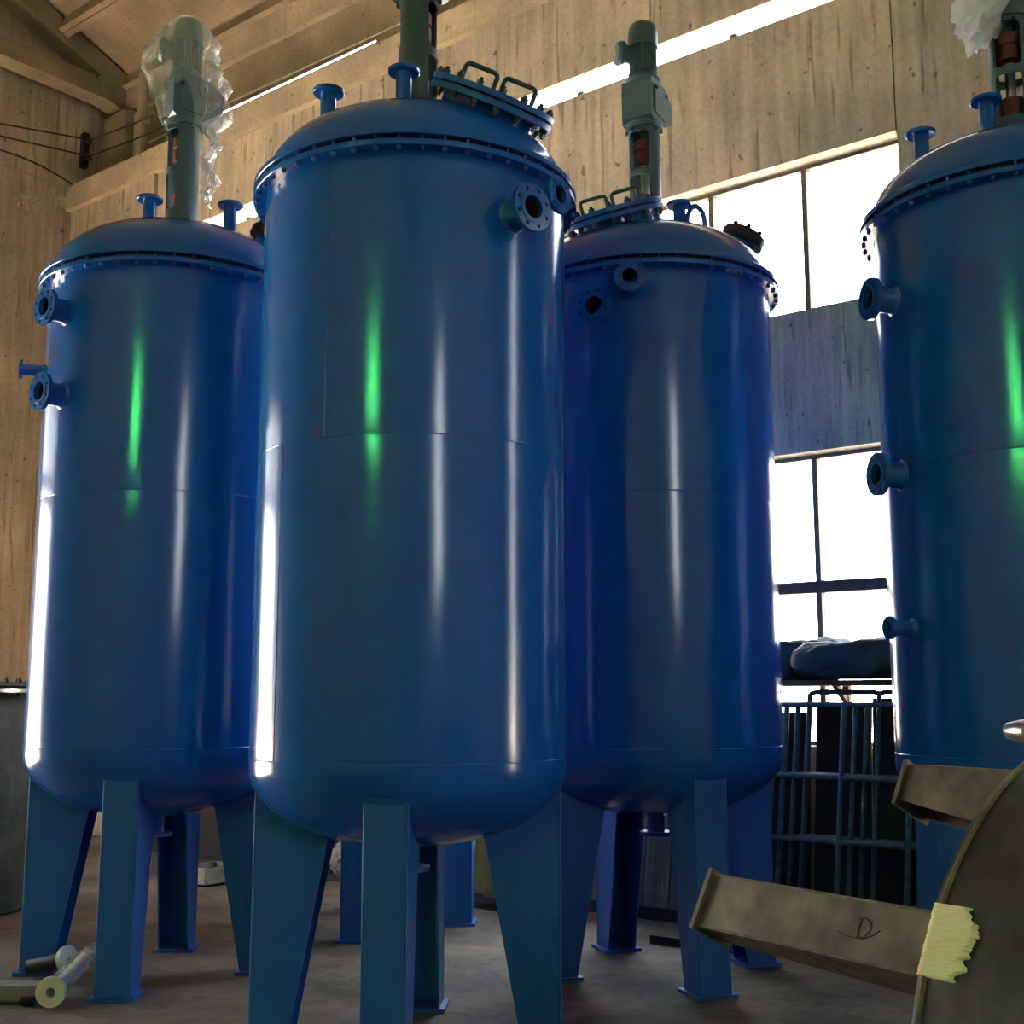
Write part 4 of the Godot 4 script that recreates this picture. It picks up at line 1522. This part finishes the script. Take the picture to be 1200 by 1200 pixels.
func build_wall_cables():
	var x := XL + 0.16
	var st := mb()
	box(st, Vector3(XL, 8.95, -8.86), Vector3(XL + 0.1, 9.45, -8.78))
	for k in 2:
		lathe(st, [Vector2(0.02, 0.0), Vector2(0.05, 0.02), Vector2(0.03, 0.05), Vector2(0.05, 0.08), Vector2(0.02, 0.10)], 14, Transform3D(Basis(), Vector3(x, 9.03 + 0.24 * k, -8.82)))
		box(st, Vector3(XL + 0.08, 9.07 + 0.24 * k, -8.83), Vector3(x, 9.09 + 0.24 * k, -8.81))
	tag(mesh_node(self, "cable_bracket", done(st), M.dark_steel), "dark bracket with two insulators in the corner under the truss", "bracket")
	var defs := [[Vector3(x, 9.33, -8.82), Vector3(x, 8.97, -7.0), 0.0, "upper dark cable across the left wall to the corner bracket"], [Vector3(x, 9.09, -8.82), Vector3(x, 8.83, -7.0), 0.0, "middle dark cable across the left wall to the corner bracket"], [Vector3(XL + 0.02, 8.66, -8.7), Vector3(x, 8.62, -7.0), -0.12, "lowest dark cable sloping down the left wall to the ledge"], [Vector3(x, 9.33, -8.82), Vector3(-12.2, 9.22, -8.85), 0.03, "upper cable from the corner bracket towards the wrapped motor"], [Vector3(x, 9.09, -8.82), Vector3(-12.2, 9.0, -8.85), 0.03, "lower cable from the corner bracket towards the wrapped motor"], [Vector3(-12.2, 8.83, -8.72), Vector3(-6.0, 8.8, -8.72), 0.02, "thin pale cable running above the crane ledge"]]
	for d in defs:
		st = mb()
		tube(st, catenary(d[0], d[1], d[2]), 0.012, 6)
		tag(mesh_node(self, "cable", done(st), M.cable if d[0].x < -14.0 else M.grey_pipe), d[3], "cable")

# ------------------------------------------------------------------ odds and ends on the floor
func flanged_pipe(label: String, at: Vector3, dir: Vector3, length: float, pr: float, fr: float, holes: int, m: Material, film: bool):
	var root := base("flanged_pipe", at)
	tag(root, label, "pipe", "flanged pipes on the floor")
	var xf := along(dir, Vector3.ZERO)
	var st := mb()
	lathe(st, [Vector2(pr * 0.8, 0.02), Vector2(pr, 0.02), Vector2(pr, length), Vector2(pr * 0.8, length), Vector2(pr * 0.8, 0.02)], 28, xf)
	mesh_node(root, "pipe_body", done(st), M.dark_steel if not film else M.white_plastic)
	var c := Node3D.new()
	put(root, c, "end_flange")
	c.transform = xf
	flange_csg(c, fr, 0.03, pr * 0.7 if holes == 0 else pr * 0.25, holes, fr * 0.09, 0.03, m)
	if film:
		st = mb()
		var n := noise(88, 1.0, 3)
		var rows := []
		for i in 25:
			var row := []
			for j in 24:
				var a := TAU * j / 24.0
				var y: float = lerp(0.04, length, i / 24.0)
				var r: float = pr + 0.008 + 0.012 * (1.0 + n.get_noise_3d(cos(a) * 3.0, y * 12.0, sin(a) * 3.0))
				row.append(xf * polar(a, r, y))
			rows.append(row)
		mesh_node(root, "film_wrap", grid_mesh(rows, true), M.plastic_film)

func lump(called: String, label: String, category: String, at: Vector3, size: Vector3, sd: int, m: Material, rough := 0.3):
	var n := noise(sd, 1.0, 3)
	var rows := []
	for i in 25:
		var th := PI * i / 24.0
		var row := []
		for j in 32:
			var a := TAU * j / 32.0
			var d := Vector3(sin(th) * cos(a), cos(th), sin(th) * sin(a))
			var w := 1.0 + rough * n.get_noise_3dv(d * 2.2) + rough * 0.5 * n.get_noise_3dv(d * 6.0)
			var p := d * size * 0.5 * w
			p.y = max(p.y, -size.y * 0.42)
			row.append(at + p + Vector3(0, size.y * 0.42, 0))
		rows.append(row)
	tag(mesh_node(self, called, grid_mesh(rows, true), m), label, category)

func floor_bar(label: String, a: Vector3, b: Vector3, h: float, m: Material):
	var st := mb()
	var d := (b - a)
	var l := d.length()
	var x := d / l
	var xf := Transform3D(Basis(x, Vector3.UP, x.cross(Vector3.UP)), a)
	# angle iron: two thin limbs
	box(st, Vector3(0, 0, -h * 0.5), Vector3(l, 0.008, h * 0.5), xf)
	box(st, Vector3(0, 0.008, h * 0.5 - 0.008), Vector3(l, h, h * 0.5), xf)
	tag(mesh_node(self, "steel_angle", done(st), m), label, "steel bar", "steel bars on the floor")

func build_floor_things():
	flanged_pipe("short pipe with a cream flange and clear film, lying by the leftmost tank's front leg", Vector3(-6.30, 0.082, -3.84), Vector3(-0.59, 0.04, -0.62), 0.72, 0.036, 0.08, 0, M.cream_plastic, true)
	flanged_pipe("short dark pipe with a pale drilled flange, lying behind the cream-flanged one", Vector3(-6.79, 0.13, -4.25), Vector3(-0.75, -0.18, 0.22), 0.30, 0.045, 0.078, 4, M.white_plastic, false)
	flanged_pipe("white pipe end showing beside the leftmost tank's front leg", Vector3(-6.93, 0.13, -4.44), Vector3(0.3, 0.02, -0.5), 0.22, 0.02, 0.024, 0, M.white_plastic, true)
	var st := mb()
	bevel_box(st, Vector3(0.34, 0.075, 0.14), 0.008, Transform3D(Basis(Vector3.UP, 0.68), Vector3(-6.70, 0.0375, -3.84)))
	tag(mesh_node(self, "concrete_block", done(st), M.block), "flat grey block on the floor at the left edge, under the pipes", "block")
	st = mb()
	tube(st, [Vector3(-6.56, 0.012, -3.70), Vector3(-6.47, 0.014, -3.78)], 0.008, 8)
	lathe(st, [Vector2(0.0, 0.0), Vector2(0.022, 0.0), Vector2(0.026, 0.01), Vector2(0.026, 0.07), Vector2(0.0, 0.075)], 14, along(Vector3(0.6, 0.0, -0.6), Vector3(-6.475, 0.026, -3.775)))
	tag(mesh_node(self, "hand_tool", done(st), M.dark_steel), "small dark tool on the floor in front of the grey block", "tool")
	# along the foot of the window wall
	floor_bar("long dark steel angle on the floor along the window wall", Vector3(-9.9, 0.0, -7.98), Vector3(-6.75, 0.0, -8.03), 0.06, M.dark_steel)
	floor_bar("dark steel angle on the floor behind the hidden tank's right leg", Vector3(-7.3, 0.0, -7.72), Vector3(-5.7, 0.0, -7.74), 0.05, M.dark_steel)
	floor_bar("thin dark steel angle between the two longer ones by the wall", Vector3(-7.35, 0.0, -7.92), Vector3(-6.0, 0.0, -7.90), 0.04, M.dark_steel)
	floor_bar("short dark bar on the floor under the tank with the bare motor", Vector3(-4.72, 0.0, -7.40), Vector3(-3.9, 0.0, -7.46), 0.055, M.dark_steel)
	lump("foam_lump", "crumpled grey packing lump by the wall, seen between front legs", "packing", Vector3(-8.55, 0.0, -8.22), Vector3(0.42, 0.36, 0.3), 71, M.block, 0.35)
	lump("scrap_piece", "small grey scrap by the wall, seen right of the middle leg", "scrap", Vector3(-7.35, 0.0, -8.28), Vector3(0.22, 0.2, 0.2), 72, M.block, 0.5)
	# shallow tray behind the leftmost tank
	st = mb()
	box(st, Vector3(-0.3, 0.0, -0.2), Vector3(0.3, 0.02, 0.2))
	for s in [[Vector3(-0.3, 0.0, -0.2), Vector3(-0.28, 0.16, 0.2)], [Vector3(0.28, 0.0, -0.2), Vector3(0.3, 0.16, 0.2)], [Vector3(-0.28, 0.0, -0.2), Vector3(0.28, 0.16, -0.18)], [Vector3(-0.28, 0.0, 0.18), Vector3(0.28, 0.16, 0.2)]]:
		box(st, s[0], s[1])
	tag(mesh_node(self, "tray", done(st), M.block, Transform3D(Basis().scaled(Vector3(0.6, 1, 1)), Vector3(-9.3, 0, -7.2))), "shallow grey tray on the floor behind the leftmost tank", "tray")
	# stacked dark sheets leaning on the wall behind the leftmost tank
	var xs := [[-12.4, 1.3, 1.55], [-11.05, 1.2, 1.7], [-9.8, 0.95, 1.6]]
	var labs := ["dark sheet leaning on the wall, left of three behind leftmost tank", "dark sheet leaning on the wall, middle of three behind leftmost tank", "dark sheet leaning on the wall, right of three behind leftmost tank"]
	for k in 3:
		st = mb()
		box(st, Vector3(0, 0, -0.015), Vector3(xs[k][1], xs[k][2], 0.015))
		tag(mesh_node(self, "dark_sheet", done(st), M.dark_sheet, Transform3D(Basis(Vector3.RIGHT, -0.2), Vector3(xs[k][0], 0.003, -8.2))), labs[k], "board", "dark sheets leaning on the wall")
